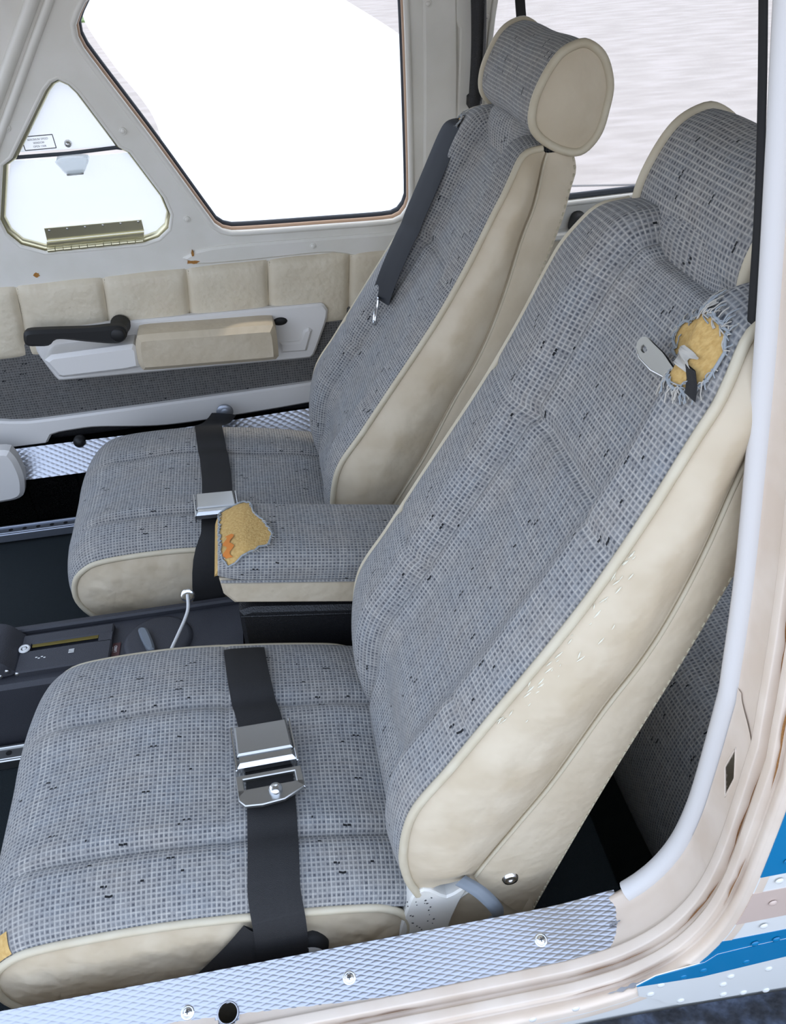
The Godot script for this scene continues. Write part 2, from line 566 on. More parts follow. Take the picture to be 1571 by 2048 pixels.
func make_seat(label: String, where: Vector3, recline: float, near: bool) -> Node3D:
	var s := thing("aircraft_seat", label, "seat", where, "", "front seats")
	cush_c = crv(CUSH, 90)
	back_c = crv(BACKF, 110)
	var wr := noise(9.0, 12 if near else 40, 3)
	var arc_c := [0.0]
	var arc_b := [0.0]
	for k in 200:
		arc_c.append(arc_c[-1] + cush_pt(0.6, -1.0 + 0.01 * (k + 1)).distance_to(cush_pt(0.6, -1.0 + 0.01 * k)))
		arc_b.append(arc_b[-1] + back_pt(0.5, -1.0 + 0.01 * (k + 1)).distance_to(back_pt(0.5, -1.0 + 0.01 * k)))
	var arc := func(tb: Array, v: float) -> float:
		var f := clampf((v + 1.0) * 100.0, 0, 199.99)
		return lerpf(tb[int(f)], tb[int(f) + 1], f - int(f))
	# --- cushion
	var cu := holder("cushion", s)
	var g := mb()
	g.grid(100, 110, func(a: float, b: float):
		var v: float = sin((b * 2.0 - 1.0) * PI / 2) * 0.35 + (b * 2.0 - 1.0) * 0.65
		return [cush_pt(a, v), Vector2(a * 0.61, arc.call(arc_c, v))])
	part("fabric_cover", g, M.fabric, cu, "grey tweed cushion cover with two lengthwise seams")
	var so := crv(CSIDE, 96, true)
	for sg in [1.0, -1.0]:
		g = mb()
		disc_fill(g, so, CZ + CW * sg, 0.010, sg < 0, func(p): return Vector2(clampf(p.x, -0.30, -0.01), 0.287 - (clampf(p.x, -0.30, -0.01) + 0.15) * 0.1), func(q): return 0.004 * wr.get_noise_2d(q.x * 3.0 + 5.0 + (q.x + q.y) * 2.0, q.y * 3.0))
		part("leather_side", g, M.leather_worn, cu, "cream leather side panel")
		g = mb()
		g.tube(to3(so, CZ + (CW + 0.001) * sg), 0.0046, 7, true)
		part("piping", g, M.piping, cu)
	g = mb()
	g.prism(xy([-0.30, 0.24, 0.10, 0.225, 0.10, 0.19, -0.28, 0.205]), -0.15, 0.15, 0.004)
	part("seat_pan", g, M.vinyl_black, s)
	for sg in [1.0, -1.0]:
		g = mb()
		g.box(Vector3(-0.26, 0.195, 0.135 * sg), Vector3(0.05, 0.08, 0.03), 0.004)
		part("roller_bracket", g, M.plastic, s)
		g = mb()
		g.box(Vector3(0.06, 0.20, 0.135 * sg), Vector3(0.05, 0.09, 0.03), 0.004)
		part("roller_bracket", g, M.plastic, s)
	if near:
		g = mb()
		g.grid(6, 5, func(a: float, b: float): return [cush_pt(0.155 + 0.10 * a, 0.90 + 0.095 * b, 0.0014), Vector2(a, b) * 0.03])
		part("worn_patch", g, M.foam, cu, "threadbare tan corner")
	# --- backrest, turned about its hinge
	var piv := Vector3(0.1, 0.25, 0)
	var bk := holder("backrest", s, piv)
	bk.rotation.z = -recline
	g = mb()
	g.grid(130, 110, func(a: float, b: float):
		var v: float = sin((b * 2.0 - 1.0) * PI / 2) * 0.3 + (b * 2.0 - 1.0) * 0.7
		return [back_pt(a, v) - piv, Vector2(a * 0.72, arc.call(arc_b, v))])
	part("fabric_cover", g, M.fabric, bk, "grey tweed back cover with raised bolsters")
	var bs := crv(BACKS, 110)
	var br := crv(BACKR, 110)
	var edge := func(t: float) -> float: return 0.177 - 0.010 * ss(0.5, 0.95, t) - 0.028 * ss(0.87, 1, t)
	for sg in [1.0, -1.0]:
		g = mb()
		g.grid(90, 14, func(a: float, b: float):
			var p := at(back_c, a).lerp(at(bs, a), b)
			var d := 0.016 * sin(PI * b) * ss(0, 0.08, a) * ss(1, 0.93, a) - 0.003 * ss(0.93, 1.0, b)
			d += 0.003 * wr.get_noise_2d(p.x * 2.5 + 20.0, p.y * 1.2) * sin(PI * b)
			return [Vector3(p.x, p.y, sg * (edge.call(a) + d)) - piv, p], sg < 0)
		part("leather_side", g, M.leather_worn, bk, "cream leather bolster side")
		g = mb()
		g.grid(90, 10, func(a: float, b: float):
			var p := at(bs, a).lerp(at(br, a), b)
			var d := -0.003 * ss(0.08, 0.0, b) - 0.006 * b * b + 0.003 * sin(PI * b)
			return [Vector3(p.x, p.y, sg * (edge.call(a) + d)) - piv, p], sg < 0)
		part("leather_back_side", g, M.leather, bk, "cream leather rear side panel below a long seam")
		g = mb()
		var pth := []
		for k in 91: pth.append(Vector3(at(back_c, k / 90.0).x, at(back_c, k / 90.0).y, sg * (edge.call(k / 90.0) + 0.0015)) - piv)
		g.tube(pth, 0.0045, 7)
		part("piping", g, M.piping, bk)
		g = mb()
		pth = []
		for k in 81: pth.append(Vector3(at(bs, k / 80.0).x + 0.003, at(bs, k / 80.0).y, sg * (edge.call(k / 80.0) - 0.0005)) - piv)
		g.tube(pth, 0.0022, 6)
		part("seam_welt", g, M.piping, bk)
		g = mb()
		for k in 75:
			var u := (k + 0.5) / 75.0
			var p0 := at(br, u - 0.0035)
			var p1 := at(br, u + 0.0035)
			g.tube([Vector3(p0.x - 0.003, p0.y, sg * (edge.call(u) - 0.0045)) - piv, Vector3(p1.x - 0.003, p1.y, sg * (edge.call(u) - 0.0045)) - piv], 0.0011, 5)
		part("stitching", g, M.thread, bk)
	g = mb()
	g.grid(60, 20, func(a: float, b: float):
		var p := at(br, a)
		var v: float = b * 2 - 1
		return [Vector3(p.x + 0.012 * (1 - v * v), p.y, v * (edge.call(a) - 0.006)) - piv, Vector2(p.y, v * 0.2)], true)
	part("back_panel", g, M.leather, bk)
	g = mb()
	g.grid(10, 20, func(a: float, b: float):
		var v: float = b * 2 - 1
		var p := at(back_c, 1.0).lerp(at(br, 1.0), a) + Vector2(0, 0.004 * sin(PI * a))
		return [Vector3(p.x, p.y, v * (edge.call(1.0) - 0.006 * a)) - piv, Vector2(p.x, v * 0.2)])
	part("top_cover", g, M.fabric, bk)
	# --- headrest
	var hd := holder("headrest", s, piv)
	hd.rotation.z = -recline
	var hc := Vector2(0.393, 0.926) if near else Vector2(0.376, 0.966)
	var eg := crv(EGG, 64, true)
	var hw := 0.102 if near else 0.130
	var hz := -0.019 if near else 0.010
	g = mb()
	g.grid(64, 44, func(a: float, b: float):
		var e: Vector2 = eg[int(round(a * 64)) % 64]
		var v: float = b * 2 - 1
		var k := 1.0 + 0.05 * (1 - pow(absf(v), 3.0)) - 0.05 * gs(v, 0.45)
		var p := hc + e * k
		return [Vector3(p.x, p.y, hz + v * hw) - piv, Vector2(a * 0.36, v * hw)])
	part("fabric_cover", g, M.fabric, hd)
	var eo := PackedVector2Array()
	for e in eg: eo.append(hc + e)
	for sg in [1.0, -1.0]:
		g = mb()
		g.grid(8, 64, func(a: float, b: float):
			var q: Vector2 = hc + eg[int(round(b * 64)) % 64] * (1.0 - a)
			return [Vector3(q.x, q.y, hz + sg * (hw + 0.009 * (1 - pow(1 - a, 2.0)))) - piv, q], sg > 0)
		part("leather_side", g, M.leather, hd, "cream leather egg-shaped end panel")
		g = mb()
		var pp := []
		for q in eo: pp.append(Vector3(q.x, q.y, hz + sg * hw) - piv)
		g.tube(pp, 0.0055, 8, true)
		part("piping", g, M.piping, hd)
		g = mb()
		g.tube([Vector3(0.352, 0.88, sg * 0.06) - piv, Vector3(0.368, 0.93, sg * 0.06) - piv], 0.006, 10)
		part("post", g, M.steel, hd)
	g = mb()
	g.grid(20, 30, func(a: float, b: float):
		var e: float = (a - 0.5) * PI
		var f: float = b * TAU
		var cx := signf(cos(f)) * pow(absf(cos(f)), 0.6)
		var cz := signf(sin(f)) * pow(absf(sin(f)), 0.5)
		return [Vector3(hc.x - 0.018 + 0.036 * cx * pow(cos(e), 0.4), 0.893 + 0.038 * sin(e), hz + (hw - 0.018) * cz * pow(cos(e), 0.4)) - piv, Vector2(a * 0.16, b * 0.62)])
	part("headrest_collar", g, M.fabric, hd)
	# --- recliner hardware on the door side
	g = mb()
	g.prism(crv(xy([0.034, 0.25, 0.050, 0.325, 0.060, 0.343, 0.070, 0.343, 0.079, 0.334, 0.088, 0.324, 0.098, 0.328, 0.113, 0.340, 0.103, 0.31, 0.092, 0.27, 0.089, 0.23, 0.089, 0.17, 0.034, 0.17]), 60, true), 0.150, 0.181, 0.002)
	part("recline_bracket", g, M.paint, s, "cream painted bracket with chipped paint")
	g = mb()
	var arcp := []
	for k in 26: arcp.append(Vector3(0.135 + 0.052 * cos(1.9 + k * 0.09), 0.252 + 0.075 * sin(1.9 + k * 0.09), 0.176))
	g.tube(arcp, 0.0025, 6)
	part("bracket_rib", g, M.paint, s)
	g = mb()
	g.prism(crv(xy([0.120, 0.350, 0.102, 0.31, 0.091, 0.27, 0.088, 0.23, 0.088, 0.17, 0.165, 0.17, 0.176, 0.225, 0.185, 0.27, 0.15, 0.36]), 50, true), 0.150, 0.1745, 0.002)
	part("leather_flap", g, M.leather, s, "cream leather flap behind the recline bracket")
	rng.seed = 88
	g = mb()
	for k in 34:
		var c := Vector2(0.048 + 0.030 * rng.randf(), 0.24 + 0.09 * rng.randf())
		var poly := []
		var r := 0.0006 + 0.0016 * rng.randf() * rng.randf()
		for q in 6: poly.append(c + Vector2(cos(q * TAU / 6), sin(q * TAU / 6)) * r * rng.randf_range(0.6, 1.3))
		g.prism(poly, 0.1805, 0.1814)
	part("paint_chips", g, M.ink_grey, s)
	g = mb()
	g.lathe([Vector2(0, 0.001), Vector2(0.0035, 0.001), Vector2(0.004, 0.003), Vector2(0.0075, 0.003), Vector2(0.009, 0.0)], 18, Transform3D(Basis(Vector3.RIGHT, PI / 2), Vector3(0.156, 0.333, 0.1785)))
	part("cap_screw", g, M.chrome, s)
	g = mb()
	var lp := crv3([Vector3(0.103, 0.352, 0.182), Vector3(0.118, 0.346, 0.192), Vector3(0.131, 0.328, 0.197), Vector3(0.139, 0.306, 0.197), Vector3(0.139, 0.284, 0.192), Vector3(0.132, 0.274, 0.188)], 5)
	var lac := []
	for q in lp: lac.append(Vector3(0.86, 0.25, -0.44).normalized())
	g.strap(lp, lac, 0.014, 0.006)
	part("recline_lever", g, M.lever, s, "curved grey recline lever")
	return s

# points on the two seats, in scene coordinates
func on_back(seat: Node3D, t: float, v: float, lift: float) -> Vector3:
	var piv := Vector3(0.1, 0.25, 0)
	var bk: Node3D = seat.get_node("backrest")
	return seat.position + piv + bk.transform.basis * (back_pt(t, v, lift) - piv)

func on_cush(seat: Node3D, s: float, v: float, lift: float) -> Vector3:
	return seat.position + cush_pt(s, v, lift)

# foam showing through a torn cover, with a frayed rim
func tear(parent: Node3D, outline: Array, surf: Callable, seed_: int, threads := 150, len := 0.014):
	rng.seed = seed_
	var c := Vector2.ZERO
	for p in outline: c += p / outline.size()
	var o := crv(outline, 72, true)
	for i in 72: o[i] = c + (o[i] - c) * rng.randf_range(0.93, 1.05)
	var g := mb()
	g.grid(8, 72, func(a: float, b: float):
		var p := o[int(round(b * 72)) % 72].lerp(c, a)
		return [surf.call(p.x, p.y, 0.0022 - 0.0015 * a), p * 0.3])
	part("torn_foam", g, M.foam, parent, "yellow foam showing through a tear")
	g = mb()
	var rim := []
	for i in 72: rim.append(surf.call(o[i].x, o[i].y, 0.003 + 0.001 * rng.randf()))
	g.tube(rim, 0.0014, 6, true)
	part("frayed_edge", g, M.fray, parent)
	for pale in 2:
		g = mb()
		for k in threads / 2:
			var i := rng.randi() % 72
			var dir := (o[i] - c).normalized()
			var tang := Vector2(-dir.y, dir.x * 3.0) * rng.randf_range(-1.0, 1.0)
			var pts := []
			var sc := rng.randf_range(0.4, 1.0) * len / 0.3
			for q in 5:
				var w := o[i] + dir * sc * (q * 0.16 - 0.22) + tang * sc * 0.12 * q
				pts.append(surf.call(w.x, clampf(w.y, -0.995, 0.995), 0.0032 + 0.0028 * sin(q * 0.9) * rng.randf()))
			g.tube(pts, 0.0006, 4)
		var fr := part("fringe", g, M.fray_pale if pale == 1 else M.fray, parent)
		fr.set_meta("kind", "stuff")

# ---------------------------------------------------------------- wavy plates
func tread_h(u: float, w: float) -> float:
	var a := absf(cos(PI * (u + w)))
	var b := absf(cos(PI * (u - w)))
	return 1.0 - pow(maxf(a, b), 9.0)

# ---------------------------------------------------------------- the scene
func _ready():
	# camera
	var cam := Camera3D.new()
	cam.name = "camera"
	add_child(cam)
	cam.transform = Transform3D(Basis(Vector3(0.98551655, -0.05088785, 0.16176389), Vector3(0.13578986, 0.80820813, -0.57302768), Vector3(-0.10157874, 0.58669416, 0.80341255)), Vector3(0, 1.155, 1.0))
	cam.fov = 62.12
	cam.near = 0.02
	cam.far = 300
	cam.current = true
	# sky, sun, exposure
	var env := Environment.new()
	var sky := Sky.new()
	var sm := ProceduralSkyMaterial.new()
	sm.sky_top_color = Color(0.74, 0.80, 0.90)
	sm.sky_horizon_color = Color(0.90, 0.92, 0.95)
	sm.ground_horizon_color = Color(0.7, 0.69, 0.67)
	sm.ground_bottom_color = Color(0.5, 0.49, 0.47)
	sm.sun_angle_max = 1.0
	sm.sky_energy_multiplier = 2.9
	sm.ground_energy_multiplier = 1.0
	sky.sky_material = sm
	env.background_mode = Environment.BG_SKY
	env.sky = sky
	env.tonemap_mode = Environment.TONE_MAPPER_LINEAR
	env.tonemap_exposure = 0.262
	env.sdfgi_enabled = true
	env.ssao_enabled = true
	env.ssil_enabled = true
	var we := WorldEnvironment.new()
	we.name = "world_environment"
	we.environment = env
	add_child(we)
	var sun := DirectionalLight3D.new()
	sun.name = "sun"
	add_child(sun)
	sun.look_at_from_position(Vector3.ZERO, Vector3(0.04, -0.975, 0.195))
	sun.light_color = Color(1.0, 0.96, 0.90)
	sun.light_energy = 2.3
	sun.light_angular_distance = 4.0
	sun.shadow_enabled = true
	make_materials()
	build_outside()
	build_shell()
	build_far_door()
	build_aft_wall()
	build_near_frame()
	build_seats()
	build_middle()
	build_belts()
	build_sill_bits()

func build_outside():
	var g := mb()
	g.box(Vector3(0, -0.9, -20), Vector3(240, 0.4, 240))
	tag(part("ground", g, M.tarmac, self), "pale sunlit tarmac apron outside the aircraft windows", "apron", "structure")
	var gr: Node3D = get_node("ground")
	g = mb()
	g.box(Vector3(0, 0, 0), Vector3(30, 0.006, 0.035), 0, Transform3D(Basis(Vector3.UP, -0.28), Vector3(2.6, -0.699, -5.3)))
	part("joint_line", g, M.joint, gr)
	g = mb()
	g.box(Vector3(-62, -0.69, -70), Vector3(120, 0.05, 99))
	tag(part("grass", g, M.grass, self), "strip of green grass beyond the tarmac", "grass", "stuff")
	# wings
	var w := thing("wing", "white aircraft wing outside the closed door window", "wing", Vector3(0, 0.26, -0.66))
	var lead := crv(xy([-0.31, 0.0, -0.30, -0.6, -0.31, -1.3, -0.38, -2.13, -0.61, -3.04, -0.80, -3.83, -0.88, -4.25, -0.90, -4.6, -0.84, -4.95]), 60)
	var trail := crv(xy([0.98, 0.0, 0.96, -1.0, 0.92, -1.9, 0.82, -3.07, 0.64, -4.11, 0.55, -4.6, 0.45, -4.95]), 60)
	g = mb()
	for side in 2:
		g.grid(60, 24, func(a: float, b: float):
			var l := at(lead, a)
			var r := at(trail, a)
			var p := l.lerp(r, b)
			var th := 0.10 * sqrt(maxf(b, 0.0)) * (1 - b) * (1.0 - 0.5 * a) * 2.0 * minf(1.0, (1.0 - a) * 12.0)
			return [Vector3(p.x, 0.1 * -p.y + (th * 0.35 if side == 0 else -th), p.y), Vector2(p.x, p.y)], side == 1)
	part("wing_panel", g, M.wing, w)
	w = thing("wing", "wing with worn black walkway under the open doorway", "wing", Vector3(0, 0, 0.668))
	g = mb()
	var wt := func(x: float, z: float) -> float: return 0.325 - 0.125 * x + 0.05 * x * x - 0.07 * ss(0.3, -0.3, x) + 0.03 * z
	for side in 2:
		g.grid(30, 30, func(a: float, b: float):
			var x: float = -0.3 + 1.6 * a
			var z: float = 3.6 * b
			return [Vector3(x, wt.call(x, z) - (0.0 if side == 0 else 0.14 * sin(PI * a)), z), Vector2(x, z)], side == 0)
	part("wing_panel", g, M.wing, w)
	g = mb()
	g.grid(30, 20, func(a: float, b: float):
		var x: float = 0.0 + 1.2 * a
		var z: float = 0.55 * b
		return [Vector3(x, wt.call(x, z) + 0.002, z), Vector2(x, z)], true)
	part("walkway", g, M.walk, w, "worn black non-slip walkway")

func build_shell():
	var g := mb()
	g.box(Vector3(-0.45, 0.085, -0.02), Vector3(1.55, 0.09, 1.17))
	g.box(Vector3(0.98, -0.12, -0.02), Vector3(1.36, 0.06, 1.17))
	g.box(Vector3(0.31, 0.0, -0.02), Vector3(0.03, 0.24, 1.17))
	tag(part("floor", g, M.carpet, self), "dark teal carpet on the cabin floor", "floor", "structure")
	g = mb()
	g.grid(20, 20, func(a: float, b: float):
		var z: float = -0.54 + 1.045 * b
		return [Vector3(-0.72 + 2.4 * a, 1.24 - 0.105 * pow(absf(z + 0.02) / 0.52, 3.0), z), Vector2(a, b)], false)
	g.grid(20, 20, func(a: float, b: float):
		var z: float = -0.54 + 1.045 * b
		return [Vector3(-0.72 + 2.4 * a, 1.28 - 0.105 * pow(absf(z + 0.02) / 0.52, 3.0), z), Vector2(a, b)], true)
	tag(part("ceiling", g, M.ceiling, self), "pale cabin roof lining over the seats", "ceiling", "structure")
	g = mb()
	g.box(Vector3(-1.2, 0.26, -0.02), Vector3(0.06, 0.76, 1.2))
	tag(part("wall_front", g, M.vinyl_black, self), "dark bulkhead ahead of the front seats", "bulkhead", "structure")
	g = mb()
	g.box(Vector3(1.68, 0.5, -0.02), Vector3(0.06, 1.4, 1.2))
	tag(part("wall_rear", g, M.vinyl, self), "beige bulkhead behind the rear seat", "bulkhead", "structure")

func wall_frame(parent: Node3D, called: String, outer: Array, holes: Array, depth: float, m: Material, xf: Transform3D, label := ""):
	var c := CSGPolygon3D.new()
	c.name = called
	c.polygon = PackedVector2Array(outer)
	c.depth = depth
	c.material = m
	c.transform = xf
	parent.add_child(c, true)
	for h in holes:
		var k := CSGPolygon3D.new()
		k.name = "opening"
		k.polygon = PackedVector2Array(h)
		k.depth = depth + 0.1
		k.position.z = 0.05
		k.operation = CSGShape3D.OPERATION_SUBTRACTION
		k.material = m
		c.add_child(k, true)
	if label: c.set_meta("label", label)

var WALL_XF := Transform3D(Basis(Vector3.RIGHT, deg_to_rad(10)), Vector3(0, 0.62, -0.60))

func ring(path, off: float, r: float, shrink: float) -> MB:
	var p := PackedVector2Array(path)
	var q: Array = [p]
	if shrink != 0: q = Array(Geometry2D.offset_polygon(p, -shrink, Geometry2D.JOIN_ROUND))
	var pts := []
	for e in q[0]: pts.append(WALL_XF * Vector3(e.x, e.y, off))
	var g := mb()
	g.tube(pts, r, 8, true)
	return g

var BIGWIN := xy([-0.223, 0.439, -0.236, 0.423, -0.246, 0.407, -0.247, 0.390, -0.239, 0.365, -0.171, 0.229, -0.105, 0.090, -0.091, 0.064, -0.075, 0.054, -0.048, 0.049, 0.099, 0.044, 0.231, 0.041, 0.255, 0.050, 0.267, 0.068, 0.271, 0.093, 0.269, 0.256, 0.265, 0.407, 0.262, 0.435, 0.25, 0.450, 0.22, 0.456, -0.16, 0.460, -0.20, 0.454])
var VENT := xy([-0.289, 0.336, -0.273, 0.327, -0.262, 0.312, -0.221, 0.223, -0.206, 0.213, -0.167, 0.129, -0.161, 0.096, -0.171, 0.068, -0.193, 0.051, -0.221, 0.044, -0.310, 0.045, -0.397, 0.047, -0.435, 0.064, -0.452, 0.089, -0.455, 0.118, -0.419, 0.210, -0.400, 0.221, -0.317, 0.320, -0.303, 0.332])

func build_far_door():
	var d := thing("door_1", "closed cabin door with large window, quilted cream panel and armrest", "door", Vector3.ZERO, "structure")
	var W := WALL_XF
	var big := Array(crv(BIGWIN, 90, true))
	wall_frame(d, "window_frame", xy([-0.80, -0.012, 0.336, -0.012, 0.336, 0.60, -0.80, 0.60]), [big, VENT], 0.03, M.paint, W, "white painted metal window frame")
	# seals round the large window
	var s := part("window_bead", ring(big, 0.0, 0.0055, 0.0), M.paint, d)
	part("tan_seal", ring(big, -0.011, 0.0045, 0.003), M.tan_seal, d)
	part("rubber_seal", ring(big, -0.024, 0.006, 0.004), M.seal, d)
	var g := mb()
	g.prism(big, -0.028, -0.024, 0, W)
	part("window_pane", g, M.glass, d, "clear window pane")
	# pressed ribs of the windscreen post and stiffening lines of the frame
	for a in [[-0.293, 0.444, -0.395, 0.305, 0.010], [-0.268, 0.444, -0.412, 0.245, 0.007]]:
		g = mb()
		var u := Vector2(a[0] - a[2], a[1] - a[3]).normalized()
		g.tube([W * Vector3(a[2] - u.x * 0.25, a[3] - u.y * 0.25, 0.0), W * Vector3(a[2], a[3], 0.0), W * Vector3(a[0], a[1], 0.0), W * Vector3(a[0] + u.x * 0.2, a[1] + u.y * 0.2, 0.0)], a[4], 10)
		part("pressed_rib", g, M.paint, d)
	g = mb()
	g.prism(crv(xy([-0.16, 0.012, -0.10, 0.028, 0.1, 0.024, 0.27, 0.022, 0.29, 0.05, 0.293, 0.3, 0.29, 0.60, 0.334, 0.60, 0.334, -0.008, 0.1, -0.006, -0.12, -0.004]), 80, true), 0.0, 0.006, 0.004, W)
	part("pressed_edge", g, M.paint, d)
	for q in [[-0.389, 0.268], [-0.211, 0.247], [-0.138, 0.085], [0.082, 0.011], [0.299, 0.401]]:
		screw(d, W * Vector3(q[0], q[1], 0.006 if q[0] > 0 else 0.001), W.basis.z, 0.0062, M.paint, false)
	# chipped paint
	rng.seed = 4
	for q in [[-0.142, 0.004, 0.020, 0.0035], [-0.424, 0.008, 0.010, 0.006], [-0.14, 0.02, 0.004, 0.006]]:
		var poly := []
		for k in 12: poly.append(Vector2(q[0] + cos(k * TAU / 12) * q[2] * rng.randf_range(0.6, 1.1) * 0.6, q[1] + sin(k * TAU / 12) * q[3] * rng.randf_range(0.5, 1.2)))
		g = mb()
		g.prism(poly, 0.0, 0.0065 if q[0] > -0.2 else 0.0008, 0, W)
		part("paint_chip", g, M.glue, d)
	# vent window: fixed upper pane and hinged lower pane
	var vw := holder("vent_window", d)
	part("vent_bead", ring(VENT, -0.003, 0.004, 0.0), M.paint, vw)
	part("vent_channel", ring(VENT, -0.016, 0.007, 0.004), M.hinge, vw, "olive channel around the vent opening")
	var up := xy([-0.400, 0.221, -0.317, 0.320, -0.303, 0.332, -0.289, 0.336, -0.273, 0.327, -0.262, 0.312, -0.221, 0.223, -0.212, 0.215])
	g = mb()
	g.prism(up, -0.022, -0.019, 0, W)
	part("upper_pane", g, M.haze_pane, vw, "hazed white acrylic pane")
	var lo := xy([-0.405, 0.208, -0.210, 0.204, -0.175, 0.129, -0.168, 0.097, -0.177, 0.072, -0.197, 0.058, -0.222, 0.052, -0.395, 0.054, -0.43, 0.07, -0.446, 0.092, -0.449, 0.118])
	g = mb()
	g.prism(lo, -0.020, -0.017, 0, W)
	part("lower_pane", g, M.haze_pane, vw, "hazed white hinged pane")
	g = mb()
	g.tube([W * Vector3(-0.403, 0.214, -0.016), W * Vector3(-0.31, 0.213, -0.015), W * Vector3(-0.23, 0.216, -0.014), W * Vector3(-0.205, 0.211, -0.014)], 0.0032, 7)
	part("pane_edge", g, M.seal, vw)
	# latch of clear plastic
	g = mb()
	g.prism(crv(xy([-0.328, 0.211, -0.280, 0.210, -0.283, 0.196, -0.295, 0.184, -0.317, 0.185, -0.326, 0.198]), 30, true), -0.012, 0.006, 0.003, W)
	part("latch_knob", g, M.clear, vw, "clear plastic latch knob")
	g = mb()
	g.box(Vector3(-0.305, 0.185, -0.002), Vector3(0.028, 0.004, 0.012), 0.001, W)
	part("latch_lip", g, M.steel, vw)
	g = mb()
	dome(g, W * Vector3(-0.306, 0.228, -0.018), W.basis.z, 0.0065, 0.007)
	part("latch_button", g, M.steel, vw)
	# placard
	g = mb()
	var pc := Vector3(-0.352, 0.2335, -0.0185)
	for e in [[0, 0.011, 0.05, 0.0012], [0, -0.011, 0.05, 0.0012], [0.025, 0, 0.0012, 0.022], [-0.025, 0, 0.0012, 0.022]]:
		g.box(pc + Vector3(e[0], e[1], 0), Vector3(e[2], e[3], 0.0006), 0, W)
	var pl := part("placard", g, M.ink_and_shade, vw, "white placard with a thin black border")
	var fnt := SystemFont.new()
	fnt.font_names = PackedStringArray(["Droid Sans"])
	var rows := ["MAXIMUM SPEED", "WINDOW", "OPEN 130K"]
	for k in 3:
		text(pl, rows[k], fnt, 0.0042, W * Transform3D(Basis(), pc + Vector3(0, 0.0055 - k * 0.0058, 0.0002)), M.ink_grey)
	# piano hinge
	var hg := holder("hinge", d)
	g = mb()
	g.prism(xy([-0.387, 0.089, -0.218, 0.087, -0.218, 0.066, -0.389, 0.066]), -0.012, -0.010, 0.0005, W)
	g.prism(xy([-0.389, 0.066, -0.218, 0.066, -0.220, 0.058, -0.392, 0.056]), -0.008, -0.003, 0.0015, W)
	part("leaf", g, M.hinge, hg, "dull brass-coloured hinge leaf")
	for k in 12:
		g = mb()
		var x0 := -0.390 + k * 0.0141
		g.tube([W * Vector3(x0, 0.0535, 0.001), W * Vector3(x0 + 0.0130, 0.0535, 0.001)], 0.0042 if k % 2 == 0 else 0.0036, 10)
		part("knuckle", g, M.hinge, hg)
	for k in 6:
		g = mb()
		dome(g, W * Vector3(-0.379 + k * 0.031, 0.0845, -0.010), W.basis.z, 0.0024, 0.0012)
		part("rivet", g, M.steel, hg)
	g = mb()
	g.prism(xy([-0.390, 0.048, -0.222, 0.0475, -0.224, 0.040, -0.388, 0.036]), -0.006, -0.002, 0.001, W)
	part("lower_leaf", g, M.hinge, hg)
	# quilted cream panel, pad by pad
	var xs := [-0.78, -0.63, -0.475, -0.319, -0.165, -0.013, 0.144, 0.30, 0.336]
	for k in xs.size() - 1:
		g = mb()
		var w: float = xs[k + 1] - xs[k]
		g.grid(24, 20, func(a: float, b: float):
			var y := 0.470 + 0.142 * b
			var e := pow(maxf(0.0, 1 - pow(absf(a * 2 - 1), 5.0)), 0.5) * pow(maxf(0.0, 1 - pow(absf(b * 2 - 1), 6.0)), 0.5)
			return [Vector3(xs[k] + w * a + 0.008 * sin((b - 0.5) * 2.0), y, -0.603 + 0.012 * e + 0.001 * sin(a * 9 + k) * sin(b * 7)), Vector2(a, b) * 0.15], false)
		part("quilted_pad", g, M.vinyl, d)
		if k > 0 and k < 8:
			var sg := mb()
			for q in 26:
				var b0 := q / 26.0
				var yy := 0.472 + 0.138 * b0
				sg.box(Vector3(xs[k] + 0.008 * sin((b0 - 0.5) * 2.0) + 0.004, yy, -0.6005), Vector3(0.0012, 0.003, 0.002))
			part("stitching", sg, M.thread, d)
	g = mb()
	g.box(Vector3(-0.23, 0.41, -0.608), Vector3(1.13, 0.18, 0.02), 0.003)
	part("tweed_panel", g, M.wall_tweed, d, "dark grey tweed lower panel")
	g = mb()
	g.box(Vector3(-0.23, 0.35, -0.625), Vector3(1.13, 0.54, 0.02))
	part("door_core", g, M.vinyl_black, d)
	g = mb()
	g.prism(crv(xy([-0.80, 0.362, -0.60, 0.352, -0.545, 0.344, -0.48, 0.341, -0.2, 0.346, 0.07, 0.352, 0.30, 0.358, 0.333, 0.350, 0.333, 0.328, 0.063, 0.307, -0.116, 0.297, -0.261, 0.294, -0.389, 0.309, -0.43, 0.310, -0.478, 0.307, -0.492, 0.298, -0.505, 0.275, -0.520, 0.261, -0.56, 0.266, -0.60, 0.275, -0.80, 0.28]), 150, true), -0.602, -0.585, 0.004)
	part("lower_trim", g, M.plastic, d, "white plastic lower trim")
	g = mb()
	g.prism(crv(xy([-0.72, 0.335, -0.57, 0.329, -0.545, 0.318, -0.538, 0.28, -0.542, 0.245, -0.556, 0.218, -0.60, 0.211, -0.72, 0.212]), 60, true), -0.53, -0.50, 0.008)
	part("kick_panel", g, M.plastic, d, "pale grey moulded kick panel")
	# moulded arm panel
	var ap := holder("arm_panel", d)
	g = mb()
	g.prism(crv(xy([-0.462, 0.50, -0.42, 0.515, -0.372, 0.5265, -0.14, 0.5235, 0.07, 0.5195, 0.088, 0.5175, 0.097, 0.508, 0.093, 0.485, 0.080, 0.455, 0.064, 0.42, 0.055, 0.41, 0.03, 0.408, -0.2, 0.415, -0.42, 0.421, -0.437, 0.424, -0.447, 0.44]), 90, true), -0.598, -0.583, 0.004)
	part("backing", g, M.plastic, ap, "white moulded arm panel")
	g = mb()
